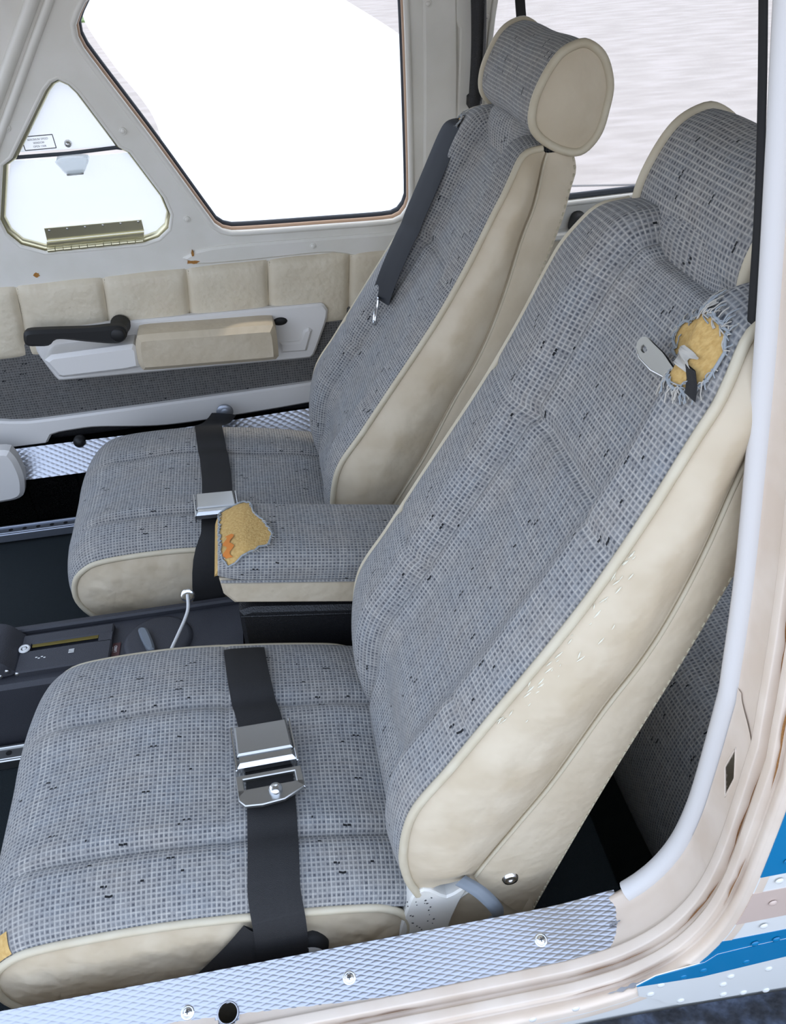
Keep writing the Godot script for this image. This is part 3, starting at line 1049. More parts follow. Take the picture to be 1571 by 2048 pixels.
	g.prism(xy([-0.44, 0.488, -0.425, 0.497, -0.275, 0.500, -0.268, 0.49, -0.272, 0.452, -0.30, 0.4495, -0.415, 0.449, -0.424, 0.453]), -0.585, -0.532, 0.007)
	part("moulded_rest", g, M.plastic, ap)
	g = mb()
	g.prism(xy([-0.004, 0.428, 0.046, 0.426, 0.062, 0.468, 0.056, 0.474, 0.046, 0.470, 0.034, 0.448, -0.004, 0.450]), -0.585, -0.577, 0.004)
	part("moulded_step", g, M.plastic, ap)
	g = mb()
	g.prism(crv(xy([-0.270, 0.500, -0.264, 0.513, -0.25, 0.518, -0.14, 0.5135, -0.025, 0.509, -0.012, 0.503, -0.008, 0.49, -0.009, 0.455, -0.012, 0.44, -0.03, 0.4375, -0.14, 0.4415, -0.255, 0.446, -0.268, 0.45, -0.273, 0.465]), 70, true), -0.585, -0.524, 0.010)
	part("armrest_pad", g, M.leather, ap, "cream padded armrest")
	g = mb()
	g.lathe([Vector2(0, 0.004), Vector2(0.006, 0.004), Vector2(0.010, 0.003), Vector2(0.012, 0.0)], 20, Transform3D(Basis(Vector3.RIGHT, PI / 2).scaled_local(Vector3(1.2, 1, 0.7)), Vector3(0.002, 0.493, -0.583)))
	part("lock", g, M.black, ap)
	var hn := holder("door_handle", d)
	g = mb()
	g.prism(crv(xy([-0.456, 0.547, -0.464, 0.535, -0.463, 0.520, -0.445, 0.516, -0.424, 0.515, -0.406, 0.525, -0.36, 0.515, -0.313, 0.505, -0.292, 0.507, -0.281, 0.520, -0.285, 0.534, -0.30, 0.539, -0.35, 0.540, -0.42, 0.546]), 60, true), -0.553, -0.534, 0.006)
	part("lever", g, M.black, hn, "black pull-out door lever")
	g = mb()
	g.lathe([Vector2(0, 0.056), Vector2(0.011, 0.056), Vector2(0.0135, 0.053), Vector2(0.014, 0.045), Vector2(0.017, 0.01), Vector2(0.019, 0.0)], 24, Transform3D(Basis(Vector3.RIGHT, PI / 2), Vector3(-0.297, 0.522, -0.586)))
	part("pivot", g, M.black, hn)

func text(parent: Node, s: String, f: Font, h: float, xf: Transform3D, m: Material):
	var tm := TextMesh.new()
	tm.text = s
	tm.font = f
	tm.font_size = 32
	tm.pixel_size = h / 32.0
	tm.depth = 0.0003
	var o := MeshInstance3D.new()
	o.name = "lettering"
	o.mesh = tm
	o.material_override = m
	o.transform = xf
	parent.add_child(o, true)

func build_aft_wall():
	var w := thing("wall_right", "cabin side wall with door pillar and rear side window", "wall", Vector3.ZERO, "structure")
	var W := WALL_XF
	var rw := crv(xy([0.43, 0.06, 0.47, 0.040, 0.6, 0.041, 0.9, 0.047, 1.25, 0.055, 1.34, 0.10, 1.32, 0.3, 1.2, 0.42, 1.0, 0.48, 0.6, 0.51, 0.46, 0.51, 0.425, 0.47, 0.409, 0.397, 0.403, 0.30, 0.405, 0.15]), 80, true)
	wall_frame(w, "pillar_frame", xy([0.3385, -0.012, 1.65, -0.012, 1.65, 0.60, 0.3385, 0.60]), [rw], 0.03, M.paint, W, "cream door pillar and rear window frame")
	part("window_bead", ring(rw, 0.0, 0.005, 0.0), M.paint, w)
	part("rubber_seal", ring(rw, -0.020, 0.006, 0.004), M.seal, w)
	var g := mb()
	g.prism(rw, -0.028, -0.024, 0, W)
	part("window_pane", g, M.glass, w, "clear rear side window pane")
	g = mb()
	g.prism(xy([0.340, 0.13, 0.352, 0.19, 0.352, 0.36, 0.344, 0.372, 0.344, 0.60, 0.405, 0.60, 0.398, 0.33, 0.398, 0.13]), 0.0, 0.005, 0.003, W)
	part("pillar_cover", g, M.paint, w)
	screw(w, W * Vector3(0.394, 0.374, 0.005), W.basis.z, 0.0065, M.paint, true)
	g = mb()
	g.box(Vector3(0.995, 0.26, -0.61), Vector3(1.31, 0.70, 0.02), 0.003)
	part("lining_panel", g, M.vinyl, w, "beige vinyl lining below the rear window")
	g = mb()
	g.box(Vector3(0.995, 0.602, -0.596), Vector3(1.31, 0.016, 0.04), 0.004)
	part("ledge", g, M.paint, w)
	g = mb()
	g.prism(crv(xy([0.580, 0.612, 0.586, 0.640, 0.604, 0.643, 0.614, 0.632, 0.645, 0.626, 0.64, 0.618, 0.60, 0.611]), 30, true), -0.595, -0.565, 0.003)
	tag(part("belt_guide", g, M.black, self), "small black plastic fitting on the ledge under the rear window", "fitting")
	g = mb()
	var hp := []
	for k in 20: hp.append(W * Vector3(0.376 + 0.003 * sin(k * 0.3) - 0.004 * k / 19.0, 0.246 + k * 0.016, 0.030))
	g.tube(hp, func(u): return 0.0125 * (0.72 + 0.28 * ss(0.0, 0.06, u)), 14, false, 0.8)
	var gs_ := thing("grab_strap", "black padded grab handle on the cream door pillar", "handle")
	part("strap_grip", g, M.vinyl_black, gs_)
	g = mb()
	g.tube([W * Vector3(0.384, 0.255, 0.041), W * Vector3(0.383, 0.35, 0.041), W * Vector3(0.382, 0.54, 0.041)], 0.0012, 5)
	part("stitching", g, M.ink_grey, gs_)
	for y in [0.25, 0.55]:
		g = mb()
		g.box(Vector3(0.375, y, 0.014), Vector3(0.016, 0.02, 0.03), 0.003, W)
		part("mount", g, M.black, gs_)
	# rear seat
	var rs := thing("rear_seat", "grey tweed rear bench seat partly hidden behind the front seat", "seat")
	var pr := crv(xy([0.47, 0.0, 0.44, 0.03, 0.418, 0.09, 0.412, 0.17, 0.420, 0.25, 0.442, 0.315, 0.49, 0.352, 0.56, 0.36, 0.72, 0.345, 0.90, 0.33]), 60)
	g = mb()
	g.grid(60, 80, func(a: float, b: float):
		var v: float = b * 2 - 1
		var p := at(pr, a) + nrm(pr, a) * (0.02 * sqrt(maxf(0, 1 - pow(absf(v), 6.0))) - 0.009 * gs(absf(v) - 0.45, 0.02) - 0.006 * gs(a - 0.47, 0.012))
		return [Vector3(p.x, p.y, -0.03 + v * 0.49), Vector2(a * 0.75, v * 0.49)])
	part("cushion_cover", g, M.fabric, rs)
	for sg in [1.0, -1.0]:
		g = mb()
		g.tube(to3(pr, -0.03 + sg * 0.49), 0.0055, 7)
		part("piping", g, M.piping, rs)
		g = mb()
		var sp := Array(pr)
		sp.append_array(xy([0.90, 0.0]))
		g.prism(sp, -0.03 + sg * 0.49 - 0.004, -0.03 + sg * 0.49, 0)
		part("leather_side", g, M.leather, rs)
	var pb := crv(xy([0.84, 0.30, 0.85, 0.36, 0.90, 0.5, 0.98, 0.66, 1.02, 0.70, 1.08, 0.70]), 40)
	g = mb()
	g.grid(40, 60, func(a: float, b: float):
		var v: float = b * 2 - 1
		var p := at(pb, a) + nrm(pb, a) * (0.03 * sqrt(maxf(0, 1 - pow(absf(v), 6.0))) - 0.009 * gs(absf(v) - 0.45, 0.02))
		return [Vector3(p.x, p.y, -0.03 + v * 0.49), Vector2(a * 0.6, v * 0.49)])
	part("back_cover", g, M.fabric, rs)

func frame_path() -> PackedVector2Array:
	return crv(xy([-0.90, 0.325, -0.5, 0.325, -0.1, 0.325, 0.15, 0.326, 0.205, 0.330, 0.244, 0.342, 0.276, 0.368, 0.298, 0.410, 0.308, 0.464, 0.311, 0.536, 0.312, 0.629, 0.3135, 0.685, 0.314, 0.741, 0.312, 0.829, 0.309, 0.916, 0.303, 1.02, 0.298, 1.097, 0.295, 1.16]), 150)

func near_z(y: float) -> float: return SILL - maxf(0.0, y - 0.62) * 0.176

func loft(path: PackedVector2Array, rows: Array, hole = null) -> MB:
	var g := mb()
	g.grid(620, rows.size() - 1, func(a: float, b: float):
		var p := at(path, a)
		var nn := -nrm(path, a)
		var r: Vector2 = rows[int(round(b * (rows.size() - 1)))]
		var q := p + nn * r.x
		return [Vector3(q.x, q.y, near_z(p.y) + r.y), Vector2(a * 1.8, b * 0.1)], true, hole)
	return g

func in_diamond(y: float, z: float, grow := 0.0) -> bool:
	# latch opening in the post, corners (height, depth)
	return Geometry2D.is_point_in_polygon(Vector2(y, z), PackedVector2Array([Vector2(0.584 + grow, 0.602), Vector2(0.556, 0.611 + grow), Vector2(0.526 - grow, 0.607), Vector2(0.552, 0.596 - grow)]))

func in_pin_hole(p: Vector3, r: float) -> bool:
	return Vector2(p.x + 0.1345, (p.z - 0.606) * 1.05).length() < r

func build_near_frame():
	var w := thing("wall_left", "open doorway frame with beige jamb and striped outer skin", "wall", Vector3.ZERO, "structure")
	var path := frame_path()
	var g := loft(path, xy([0.05, -0.004, 0.006, -0.003, 0.003, 0.001, 0.004, 0.004, 0.006, 0.010, 0.0065, 0.015, 0.0066, 0.0185, 0.0067, 0.0205, 0.0068, 0.0225, 0.0069, 0.0245, 0.007, 0.0265, 0.007, 0.0285, 0.007, 0.0305, 0.0069, 0.0325, 0.0068, 0.0345, 0.0067, 0.0365, 0.0066, 0.0385, 0.0064, 0.0405, 0.006, 0.044, 0.001, 0.046, 0.000, 0.048, 0.000, 0.055, 0.001, 0.057, 0.009, 0.0575, 0.010, 0.060, 0.009, 0.064, 0.002, 0.065, 0.001, 0.067, 0.001, 0.073, 0.002, 0.075, 0.007, 0.0755, 0.008, 0.078, 0.005, 0.081, 0.004, 0.086, 0.006, 0.0895, 0.020, 0.0905]), func(p: Vector3) -> bool: return (p.x > 0.25 and in_diamond(p.y, p.z, 0.001)) or (p.x < 0.0 and in_pin_hole(p, 0.0115)))
	part("jamb", g, M.jamb, w, "beige painted door jamb with channels")
	# white door gasket from the tread plate up the post
	var pts := []
	for k in 110:
		var t := lerpf(0.585, 1.0, k / 109.0)
		var p := at(path, t) + nrm(path, t) * -0.008
		pts.append(Vector3(p.x, p.y, near_z(p.y) + 0.001))
	g = mb()
	g.tube(pts, 0.0105, 12)
	part("gasket", g, M.gasket, w, "white rubber door gasket")
	# solid wall behind the jamb, below the window line
	var poly := []
	for k in 121:
		var t := k / 120.0
		var p := at(path, t)
		if p.y > 0.62: break
		poly.append(p - nrm(path, t) * 0.012)
	var lo := poly.duplicate()
	lo.append_array(xy([0.325, 0.62, 1.65, 0.62, 1.65, -0.15, -0.90, -0.15]))
	g = mb()
	g.prism(lo, 0.657, 0.665)
	part("outer_skin", g, M.skin, w, "white outer fuselage skin")
	g = mb()
	g.prism(lo, 0.573, 0.581)
	part("inner_lining", g, M.vinyl, w)
	g = mb()
	g.box(Vector3(0.37, -0.145, 0.619), Vector3(2.55, 0.01, 0.076))
	part("floor_web", g, M.black, w)
	g = mb()
	g.prism(xy([0.332, 0.0, 0.333, 0.12, 0.330, 0.30, 0.319, 0.50, 0.318, 0.56, 0.47, 0.56, 0.45, 0.0]), -0.045, 0.045, 0, Transform3D(Basis(Vector3.RIGHT, deg_to_rad(-10)), Vector3(0, 0.62, 0.62)))
	part("rear_post", g, M.jamb, w)
	# painted stripes, clipped to the skin
	var bands := [["blue_stripe", M.blue, xy([0.0, 0.498, 1.6, 0.498, 1.6, 0.589, 0.0, 0.589])], ["tan_stripe", M.tan, xy([0.0, 0.428, 1.6, 0.428, 1.6, 0.474, 0.0, 0.474])],
		["blue_stripe", M.blue, xy([1.6, 0.398, 0.301, 0.402, 0.245, 0.385, 0.177, 0.372, 0.06, 0.352, 0.06, 0.349, 0.178, 0.356, 0.22, 0.353, 0.297, 0.346, 0.378, 0.353, 1.6, 0.36])]]
	for b in bands:
		for c in Geometry2D.intersect_polygons(PackedVector2Array(b[2]), PackedVector2Array(lo)):
			g = mb()
			g.prism(c, 0.664, 0.6656)
			part(b[0], g, b[1], w)
	g = mb()
	g.prism(crv(xy([0.235, 0.352, 0.245, 0.362, 0.30, 0.372, 0.36, 0.385, 0.9, 0.39, 0.9, 0.27, 0.33, 0.292, 0.27, 0.312, 0.24, 0.33]), 70, true), 0.665, 0.6664, 0.0008)
	var rp := part("riveted_patch", g, M.skin, w, "white riveted skin patch")
	for c in Geometry2D.intersect_polygons(PackedVector2Array(bands[2][2]), crv(xy([0.235, 0.352, 0.245, 0.362, 0.30, 0.372, 0.36, 0.385, 0.9, 0.39, 0.9, 0.27, 0.33, 0.292, 0.27, 0.312, 0.24, 0.33]), 70, true)):
		g = mb()
		g.prism(c, 0.666, 0.6668)
		part("blue_stripe", g, M.blue, w)
	for q in [[0.336, 0.570], [0.341, 0.517], [0.340, 0.489], [0.342, 0.455], [0.342, 0.418], [0.340, 0.389], [0.338, 0.358], [0.297, 0.358], [0.279, 0.353], [0.259, 0.345], [0.328, 0.334], [0.323, 0.321], [0.251, 0.331], [0.284, 0.305], [0.327, 0.300], [0.348, 0.295], [0.372, 0.290], [0.18, 0.332], [0.14, 0.328], [0.10, 0.323], [0.06, 0.318], [0.36, 0.389], [0.365, 0.334]]:
		g = mb()
		dome(g, Vector3(q[0], q[1], 0.6664), Vector3(0, 0, 1), 0.0037, 0.0016)
		part("rivet", g, M.blue if (q[1] > 0.50 and q[1] < 0.587) or (q[1] > 0.35 and q[1] < 0.398) else (M.tan if q[1] > 0.43 and q[1] < 0.472 else M.skin), w)
	# striker plate with its diamond hole
	var jx := func(y: float) -> float: return at(path, 0.5).x
	var sp := thing("striker_plate", "beige door striker plate with a diamond opening on the jamb", "plate")
	g = mb()
	var on_j := func(s: float, dz: float, lift: float) -> Vector3:
		# a point on the post of the jamb: height s, depth dz
		var lo_t := 0.60
		var hi_t := 0.97
		for k in 22:
			var mid_t := (lo_t + hi_t) * 0.5
			if at(path, mid_t).y < s: lo_t = mid_t
			else: hi_t = mid_t
		var t := lo_t
		var p := at(path, t) - nrm(path, t) * (0.0065 - lift)
		return Vector3(p.x, s, near_z(s) + dz)
	g.grid(130, 34, func(a: float, b: float):
		var y := lerpf(0.44, 0.635, a)
		var top := ss(0.635, 0.605, y)
		return [on_j.call(y, lerpf(0.012, 0.018 + 0.024 * top, b), 0.0012), Vector2(y, b * 0.04)], false, func(p: Vector3) -> bool: return in_diamond(p.y, p.z))
	part("plate_face", g, M.jamb, sp)
	g = mb()
	var rim := []
	var dm := [Vector2(0.584, 0.027), Vector2(0.556, 0.036), Vector2(0.526, 0.032), Vector2(0.552, 0.021)]
	for k in 4:
		for q in 6:
			var e: Vector2 = dm[k].lerp(dm[(k + 1) % 4], q / 6.0)
			rim.append(on_j.call(e.x, e.y, 0.0012))
	g.tube(rim, 0.0009, 6, true)
	part("opening_rim", g, M.jamb, sp)
	# old amber glue along the channels
	rng.seed = 17
	for row in [[0.0583, 0.0088], [0.0762, 0.0066]]:
		var tpos := 0.28
		while tpos < 0.97:
			var ln := rng.randf_range(0.015, 0.07)
			var wd := rng.randf_range(0.0012, 0.0032)
			var s1 := rng.randf() * 9.0
			g = mb()
			g.grid(16, 2, func(a: float, b: float):
				var t: float = tpos + ln * a
				var p := at(path, t)
				var ww: float = wd * (0.35 + 0.65 * absf(sin(a * 7.0 + s1))) * sin(PI * clampf(a, 0.02, 0.98))
				var q: Vector2 = p - nrm(path, t) * (row[1] - 0.001 - 0.0045 * b * ww / wd)
				return [Vector3(q.x, q.y, near_z(p.y) + row[0] + (b - 0.3) * ww), Vector2(t, b * 0.01)], true)
			part("glue_residue", g, M.glue, w)
			tpos += ln + rng.randf_range(0.004, 0.07)
	for q in [[0.572, 0.0255, 0.006], [0.56, 0.083, 0.02], [0.30, 0.083, 0.05], [0.42, 0.0835, 0.06]]:
		g = mb()
		g.grid(14, 2, func(a: float, b: float):
			var t: float = q[0] + q[2] * a
			var p := at(path, t)
			var e := p - nrm(path, t) * 0.0028
			return [Vector3(e.x, e.y, near_z(p.y) + q[1] + (b - 0.5) * 0.005 * sin(PI * a) * (0.6 + 0.4 * sin(a * 23.0))), Vector2(t, b)], true)
		part("bare_metal", g, M.bare, w)
	# aluminium tread plate on the sill
	var tp := thing("tread_plate", "long embossed aluminium tread plate on the open door sill", "sill plate")
	g = mb()
	g.grid(760, 96, func(a: float, b: float):
		var x := lerpf(-0.62, 0.252, a)
		var t := 0.0
		var curl := 0.010 * pow(ss(0.16, 0.256, x), 2.0) * (1.0 - 0.7 * b)
		var z := lerpf(0.566, 0.621, b)
		var y := lerpf(0.3285, 0.3165 - 0.010 * ss(0.1, -0.3, x) + 0.008 * ss(0.12, 0.22, x), b) + curl
		if b < 0.06:
			y -= 0.010 * (0.06 - b) / 0.06
			z += 0.002
		var h := 0.00032 * tread_h(x / 0.0165, (z - 0.56) / 0.0048) * ss(0.04, 0.07, b)
		return [Vector3(x, y + 0.003 + h, z), Vector2(x, z)], true, func(p: Vector3) -> bool: return in_pin_hole(p, 0.0092))
	part("plate_face", g, M.alu, tp)
	g = mb()
	g.grid(2, 60, func(a: float, b: float):
		var x := lerpf(-0.62, 0.252, b)
		return [Vector3(x, 0.3195 - 0.010 * ss(0.1, -0.3, x) + 0.008 * ss(0.12, 0.22, x) - 0.004 * a, 0.621), Vector2(x, a)], false)
	part("plate_edge", g, M.alu, tp)
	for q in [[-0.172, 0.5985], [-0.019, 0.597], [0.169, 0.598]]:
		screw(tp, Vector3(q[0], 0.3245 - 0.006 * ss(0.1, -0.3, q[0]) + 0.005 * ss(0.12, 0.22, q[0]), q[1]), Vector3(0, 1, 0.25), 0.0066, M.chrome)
	g = mb()
	var dc := []
	for k in 28: dc.append(Vector3(-0.1345 + 0.0093 * cos(TAU * k / 28), 0.3185 + 0.0022 - 0.0024 * sin(TAU * k / 28), 0.606 + 0.0089 * sin(TAU * k / 28)))
	g.tube(dc, 0.0008, 6, true)
	part("hole_rim", g, M.alu, tp, "rim of the round pin hole")

func build_seats():
	var near := make_seat("grey tweed seat with torn shoulder slot, beside the open doorway", Vector3(0, 0, 0.355), 0.0, true)
	var far := make_seat("grey tweed seat with shoulder strap hanging down it, beside the closed door", Vector3(-0.012, -0.015, -0.265), deg_to_rad(3.0), false)
	near.name = "aircraft_seat"
	set_meta("near", near)
	set_meta("far", far)
	var bk: Node3D = near.get_node("backrest")
	var piv := Vector3(0.1, 0.25, 0)
	tear(bk, xy([0.880, 0.42, 0.905, 0.34, 0.932, 0.44, 0.946, 0.72, 0.942, 0.92, 0.920, 0.96, 0.895, 0.95, 0.874, 0.90, 0.868, 0.72, 0.872, 0.55]), func(t, v, l): return back_pt(t, v, l) - piv, 5, 260, 0.014)
	var bf: Node3D = far.get_node("backrest")
	tear(bf, xy([0.905, -0.84, 0.925, -0.92, 0.94, -0.86, 0.935, -0.72, 0.915, -0.74]), func(t, v, l): return back_pt(t, v, l) - piv, 6, 50, 0.012)
	# pale tissue of worn lining in the near tear
	var g := mb()
	g.grid(8, 8, func(a: float, b: float): return [back_pt(0.888 + 0.020 * a, 0.70 + 0.13 * b + 0.04 * sin(a * 8.0), 0.004 + 0.002 * sin(a * 9.0 + b * 5.0)) - piv, Vector2(a, b)])
	part("lining_scrap", g, M.fray_pale, bk)
	rng.seed = 31
	g = mb()
	var bs := crv(BACKS, 110)
	for k in 46:
		var t0 := 0.40 + 0.30 * rng.randf()
		var b0 := 0.05 + 0.32 * rng.randf() * rng.randf()
		var pa := at(back_c, t0).lerp(at(bs, t0), b0)
		var zz := 0.177 - 0.010 * ss(0.5, 0.95, t0) + 0.016 * sin(PI * b0) + 0.0004
		var ln := rng.randf_range(0.001, 0.005)
		var dr := Vector2(0.55 + rng.randf_range(-0.5, 0.5), 0.8).normalized() * ln
		g.prism([pa - dr, pa + Vector2(dr.y, -dr.x) * 0.16, pa + dr, pa - Vector2(dr.y, -dr.x) * 0.12], zz, zz + 0.0006, 0.0, Transform3D(Basis(), -piv))
	part("scuffs", g, M.scuff, bk, "pale scratches in the leather").set_meta("kind", "stuff")
	# seat rails
	var rails := [[-0.487, 0.145, 0.5, "dull metal seat rail with locking holes painted as dark discs between closed door and seat"], [0.095, 0.14, -0.14, "bright metal seat rail beside the black centre console"], [0.515, 0.14, 0.5, "metal seat rail on the carpet below the open doorway sill"]]
	for q in rails:
		var r := thing("seat_rail", q[3], "rail", Vector3.ZERO, "", "seat rails on the floor")
		g = mb()
		var l: float = q[2] + 0.72
		g.box(Vector3(-0.72 + l / 2, q[1], q[0]), Vector3(l, 0.02, 0.028), 0.002)
		for e in [-0.011, 0.011]: g.box(Vector3(-0.72 + l / 2, q[1] + 0.011, q[0] + e), Vector3(l, 0.004, 0.004), 0.001)
		part("rail_body", g, M.steel if q[0] > 0 else M.bare, r)
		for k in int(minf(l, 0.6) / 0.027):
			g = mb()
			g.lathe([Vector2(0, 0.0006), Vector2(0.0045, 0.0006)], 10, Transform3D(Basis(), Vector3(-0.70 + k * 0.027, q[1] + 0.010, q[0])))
			part("painted_hole_shade", g, M.ink_and_shade, r)  # flat dark disc, painting the shade inside a rail hole

func build_middle():
	# folding centre armrest on a black box
	var a := thing("folding_armrest", "tweed centre armrest with torn front end showing foam", "armrest", Vector3(0, 0.415, 0.045))
	a.rotation.z = -0.17
	var g := mb()
	var hw := 0.066
	var sec := crv(xy([-hw, -0.004, -hw - 0.002, 0.018, -hw + 0.006, 0.034, -hw + 0.026, 0.041, 0.0, 0.043, hw - 0.026, 0.041, hw - 0.006, 0.034, hw + 0.002, 0.018, hw, -0.004]), 40)
	var surf := func(u: float, v: float, l: float) -> Vector3:
		# u runs from the front end (0) to the back, v across
		var q := at(sec, v * 0.5 + 0.5)
		var nn := nrm(sec, v * 0.5 + 0.5)
		var e := ss(0.0, 0.16, u)
		var x := -0.128 + 0.26 * u
		var k := 0.86 + 0.14 * sqrt(e)
		q = Vector2(q.x * k, q.y * (0.5 + 0.5 * sqrt(e))) + nn * l
		return Vector3(x, q.y, q.x)
	g.grid(60, 40, func(u: float, b: float): return [surf.call(u, b * 2 - 1, 0.0), Vector2(u * 0.26, b * 0.22)], true)
	part("fabric_cover", g, M.fabric, a)
	g = mb()
	g.grid(4, 40, func(k: float, b: float):
		var p: Vector3 = surf.call(0.0, b * 2 - 1, 0.0)
		return [Vector3(p.x - 0.004 * sin(k * PI / 2), lerpf(p.y, -0.004, k), p.z), Vector2(k * 0.03, b * 0.2)], false)
	part("front_end", g, M.foam, a, "yellow foam end with torn cover")
	g = mb()
	var ls := []
	for k in 9: ls.append(Vector2(-0.128 + 0.006 * (1 - sin(PI * k / 16.0)), -0.004 - 0.046 * k / 8.0))
	g.prism([Vector2(-0.126, -0.004), Vector2(-0.120, -0.030), Vector2(-0.105, -0.046), Vector2(0.13, -0.05), Vector2(0.13, -0.004)], -hw, hw, 0.006)
	part("leather_side", g, M.leather, a, "cream leather lower band")
	g = mb()
	g.tube([Vector3(-0.124, -0.004, hw + 0.0015), Vector3(0.0, -0.004, hw + 0.0015), Vector3(0.13, -0.004, hw + 0.0015)], 0.0022, 6)
	part("seam_welt", g, M.fabric, a)
	tear(a, xy([0.012, -0.55, 0.01, 0.0, 0.02, 0.62, 0.10, 0.66, 0.20, 0.52, 0.27, 0.42, 0.25, 0.05, 0.19, -0.20, 0.17, -0.5, 0.10, -0.62]), func(u, v, l): return surf.call(clampf(u, 0.0, 1.0), v, l), 9, 120, 0.016)
	g = mb()
	g.grid(10, 6, func(k: float, b: float): return [surf.call(0.035 + 0.035 * b + 0.012 * sin(k * 13.0), 0.18 + 0.42 * k, 0.0034), Vector2(k, b) * 0.05], true)
	part("brown_foam", g, M.foam_old, a, "crumbling orange foam")
	var cb := thing("armrest_box", "black vinyl box under the tweed centre armrest", "box")
	g = mb()
	g.prism(xy([-0.112, 0.13, -0.108, 0.372, -0.09, 0.376, 0.16, 0.335, 0.16, 0.13]), -0.022, 0.112, 0.006)
	part("box_body", g, M.vinyl_black, cb)
	g = mb()
	g.tube([Vector3(-0.106, 0.366, 0.1125), Vector3(0.15, 0.326, 0.1125)], 0.0018, 6)
	part("piping", g, M.vinyl_black, cb)
	# low centre console ahead of it
	var c := thing("centre_console", "black plastic centre console between the front seats", "console")
	g = mb()
	g.prism(xy([-0.80, 0.13, -0.80, 0.262, -0.118, 0.262, -0.118, 0.13]), -0.046, 0.072, 0.006)
	part("console_body", g, M.console, c)
	g = mb()
	g.box(Vector3(-0.45, 0.266, -0.040), Vector3(0.66, 0.012, 0.010), 0.003)
	part("console_rail", g, M.console, c)
	g = mb()
	g.box(Vector3(-0.38, 0.266, -0.0115), Vector3(0.135, 0.012, 0.019), 0.002)
	g.box(Vector3(-0.38, 0.266, 0.035), Vector3(0.135, 0.012, 0.042), 0.002)
	g.box(Vector3(-0.4405, 0.266, 0.006), Vector3(0.015, 0.012, 0.018), 0.0)
	g.box(Vector3(-0.323, 0.266, 0.006), Vector3(0.020, 0.012, 0.018), 0.0)
	part("trim_housing", g, M.console, c)
	g = mb()
	g.box(Vector3(-0.383, 0.2690, 0.001), Vector3(0.098, 0.002, 0.006), 0.0005)
	part("trim_pointer", g, M.brass, c)
	for k in 7:
		g = mb()
		if k < 4: g.box(Vector3(-0.42 + k * 0.004, 0.2725, 0.030 + 0.0025 * (k % 2)), Vector3(0.003, 0.0006, 0.0014))
		else: g.box(Vector3(-0.37, 0.2725, 0.024 + 0.003 * (k - 4)), Vector3(0.008, 0.0006, 0.0014))
		part("scale_mark", g, M.white_print, c)
	g = mb()
	g.lathe([Vector2(0.0045, 0.001), Vector2(0.0055, 0.0022), Vector2(0.0075, 0.0022), Vector2(0.0085, 0.0)], 22, Transform3D(Basis(), Vector3(-0.441, 0.2725, 0.008)))
	g.lathe([Vector2(0, 0.0018), Vector2(0.003, 0.0018), Vector2(0.0034, 0.0)], 14, Transform3D(Basis(), Vector3(-0.441, 0.2725, 0.008)))
	part("light_ring", g, M.white_print, c)
	g = mb()
	g.prism(crv(xy([-0.53, 0.262, -0.53, 0.285, -0.51, 0.297, -0.47, 0.294, -0.453, 0.275, -0.452, 0.262]), 30, true), -0.03, 0.055, 0.006)
	var tw := part("trim_wheel_cover", g, M.console, c)
	g = mb()
	for k in 3: dome(g, Vector3(-0.468 + 0.012 * k, 0.268 + 0.008 * (k % 2), 0.055), Vector3(0, 0, 1), 0.0038, 0.002)
	part("screw_heads", g, M.steel, tw)
	g = mb()
	g.box(Vector3(-0.500, 0.298, 0.012), Vector3(0.05, 0.001, 0.035), 0.0, Transform3D(Basis(), Vector3.ZERO))
	part("grey_label", g, M.lever, tw)
	g = mb()
	g.box(Vector3(-0.313, 0.263, 0.030), Vector3(0.024, 0.0016, 0.030), 0.0004)
	var rd := part("red_placard", g, M.red_print, c, "dark red placard with pale lettering")
	var fnt := SystemFont.new()
	fnt.font_names = PackedStringArray(["Droid Sans"])
	var flat := Basis(Vector3(0, 0, -1), Vector3(-1, 0, 0), Vector3(0, 1, 0))
	for k in 3: text(rd, ["NOT", "AND", "LAND"][k], fnt, 0.0058, Transform3D(flat, Vector3(-0.320 + 0.0062 * k, 0.2641, 0.028)), M.white_print)
	g = mb()
	g.lathe([Vector2(0, 0.007), Vector2(0.044, 0.007), Vector2(0.050, 0.004), Vector2(0.052, 0.0)], 40, Transform3D(Basis(), Vector3(-0.245, 0.262, 0.022)))
	part("selector_disc", g, M.console, c, "round black selector disc")
	g = mb()
	g.prism(crv(xy([-0.273, -0.010, -0.266, -0.004, -0.258, -0.012, -0.246, -0.050, -0.250, -0.056, -0.258, -0.050]), 24, true), 0.0, 0.012, 0.003, Transform3D(Basis(Vector3(1, 0, 0), Vector3(0, 0, -1), Vector3(0, 1, 0)), Vector3(0, 0.268, 0)))
	part("selector_handle", g, M.lever, c, "grey fuel selector pointer")
	g = mb()
	g.box(Vector3(-0.164, 0.263, 0.060), Vector3(0.022, 0.0012, 0.020))
	part("small_placard", g, M.ink_grey, c)
	g = mb()
	g.box(Vector3(-0.158, 0.2640, 0.064), Vector3(0.0012, 0.0006, 0.012))
	g.prism(xy([-0.161, -0.058, -0.155, -0.058, -0.158, -0.052]), 0.2637, 0.2643, 0, Transform3D(Basis(Vector3(1, 0, 0), Vector3(0, 0, -1), Vector3(0, 1, 0)), Vector3.ZERO))
	part("placard_arrow", g, M.white_print, c)
	g = mb()
	var cd := crv3([Vector3(-0.196, 0.300, -0.030), Vector3(-0.196, 0.292, -0.008), Vector3(-0.201, 0.288, 0.012), Vector3(-0.211, 0.284, 0.040), Vector3(-0.222, 0.276, 0.062)], 8)
	g.tube(cd, 0.0026, 8)
	var wc := thing("cord", "short white cord hanging over the black centre console", "cord")
	part("cord_body", g, M.white_print, wc)
	g = mb()
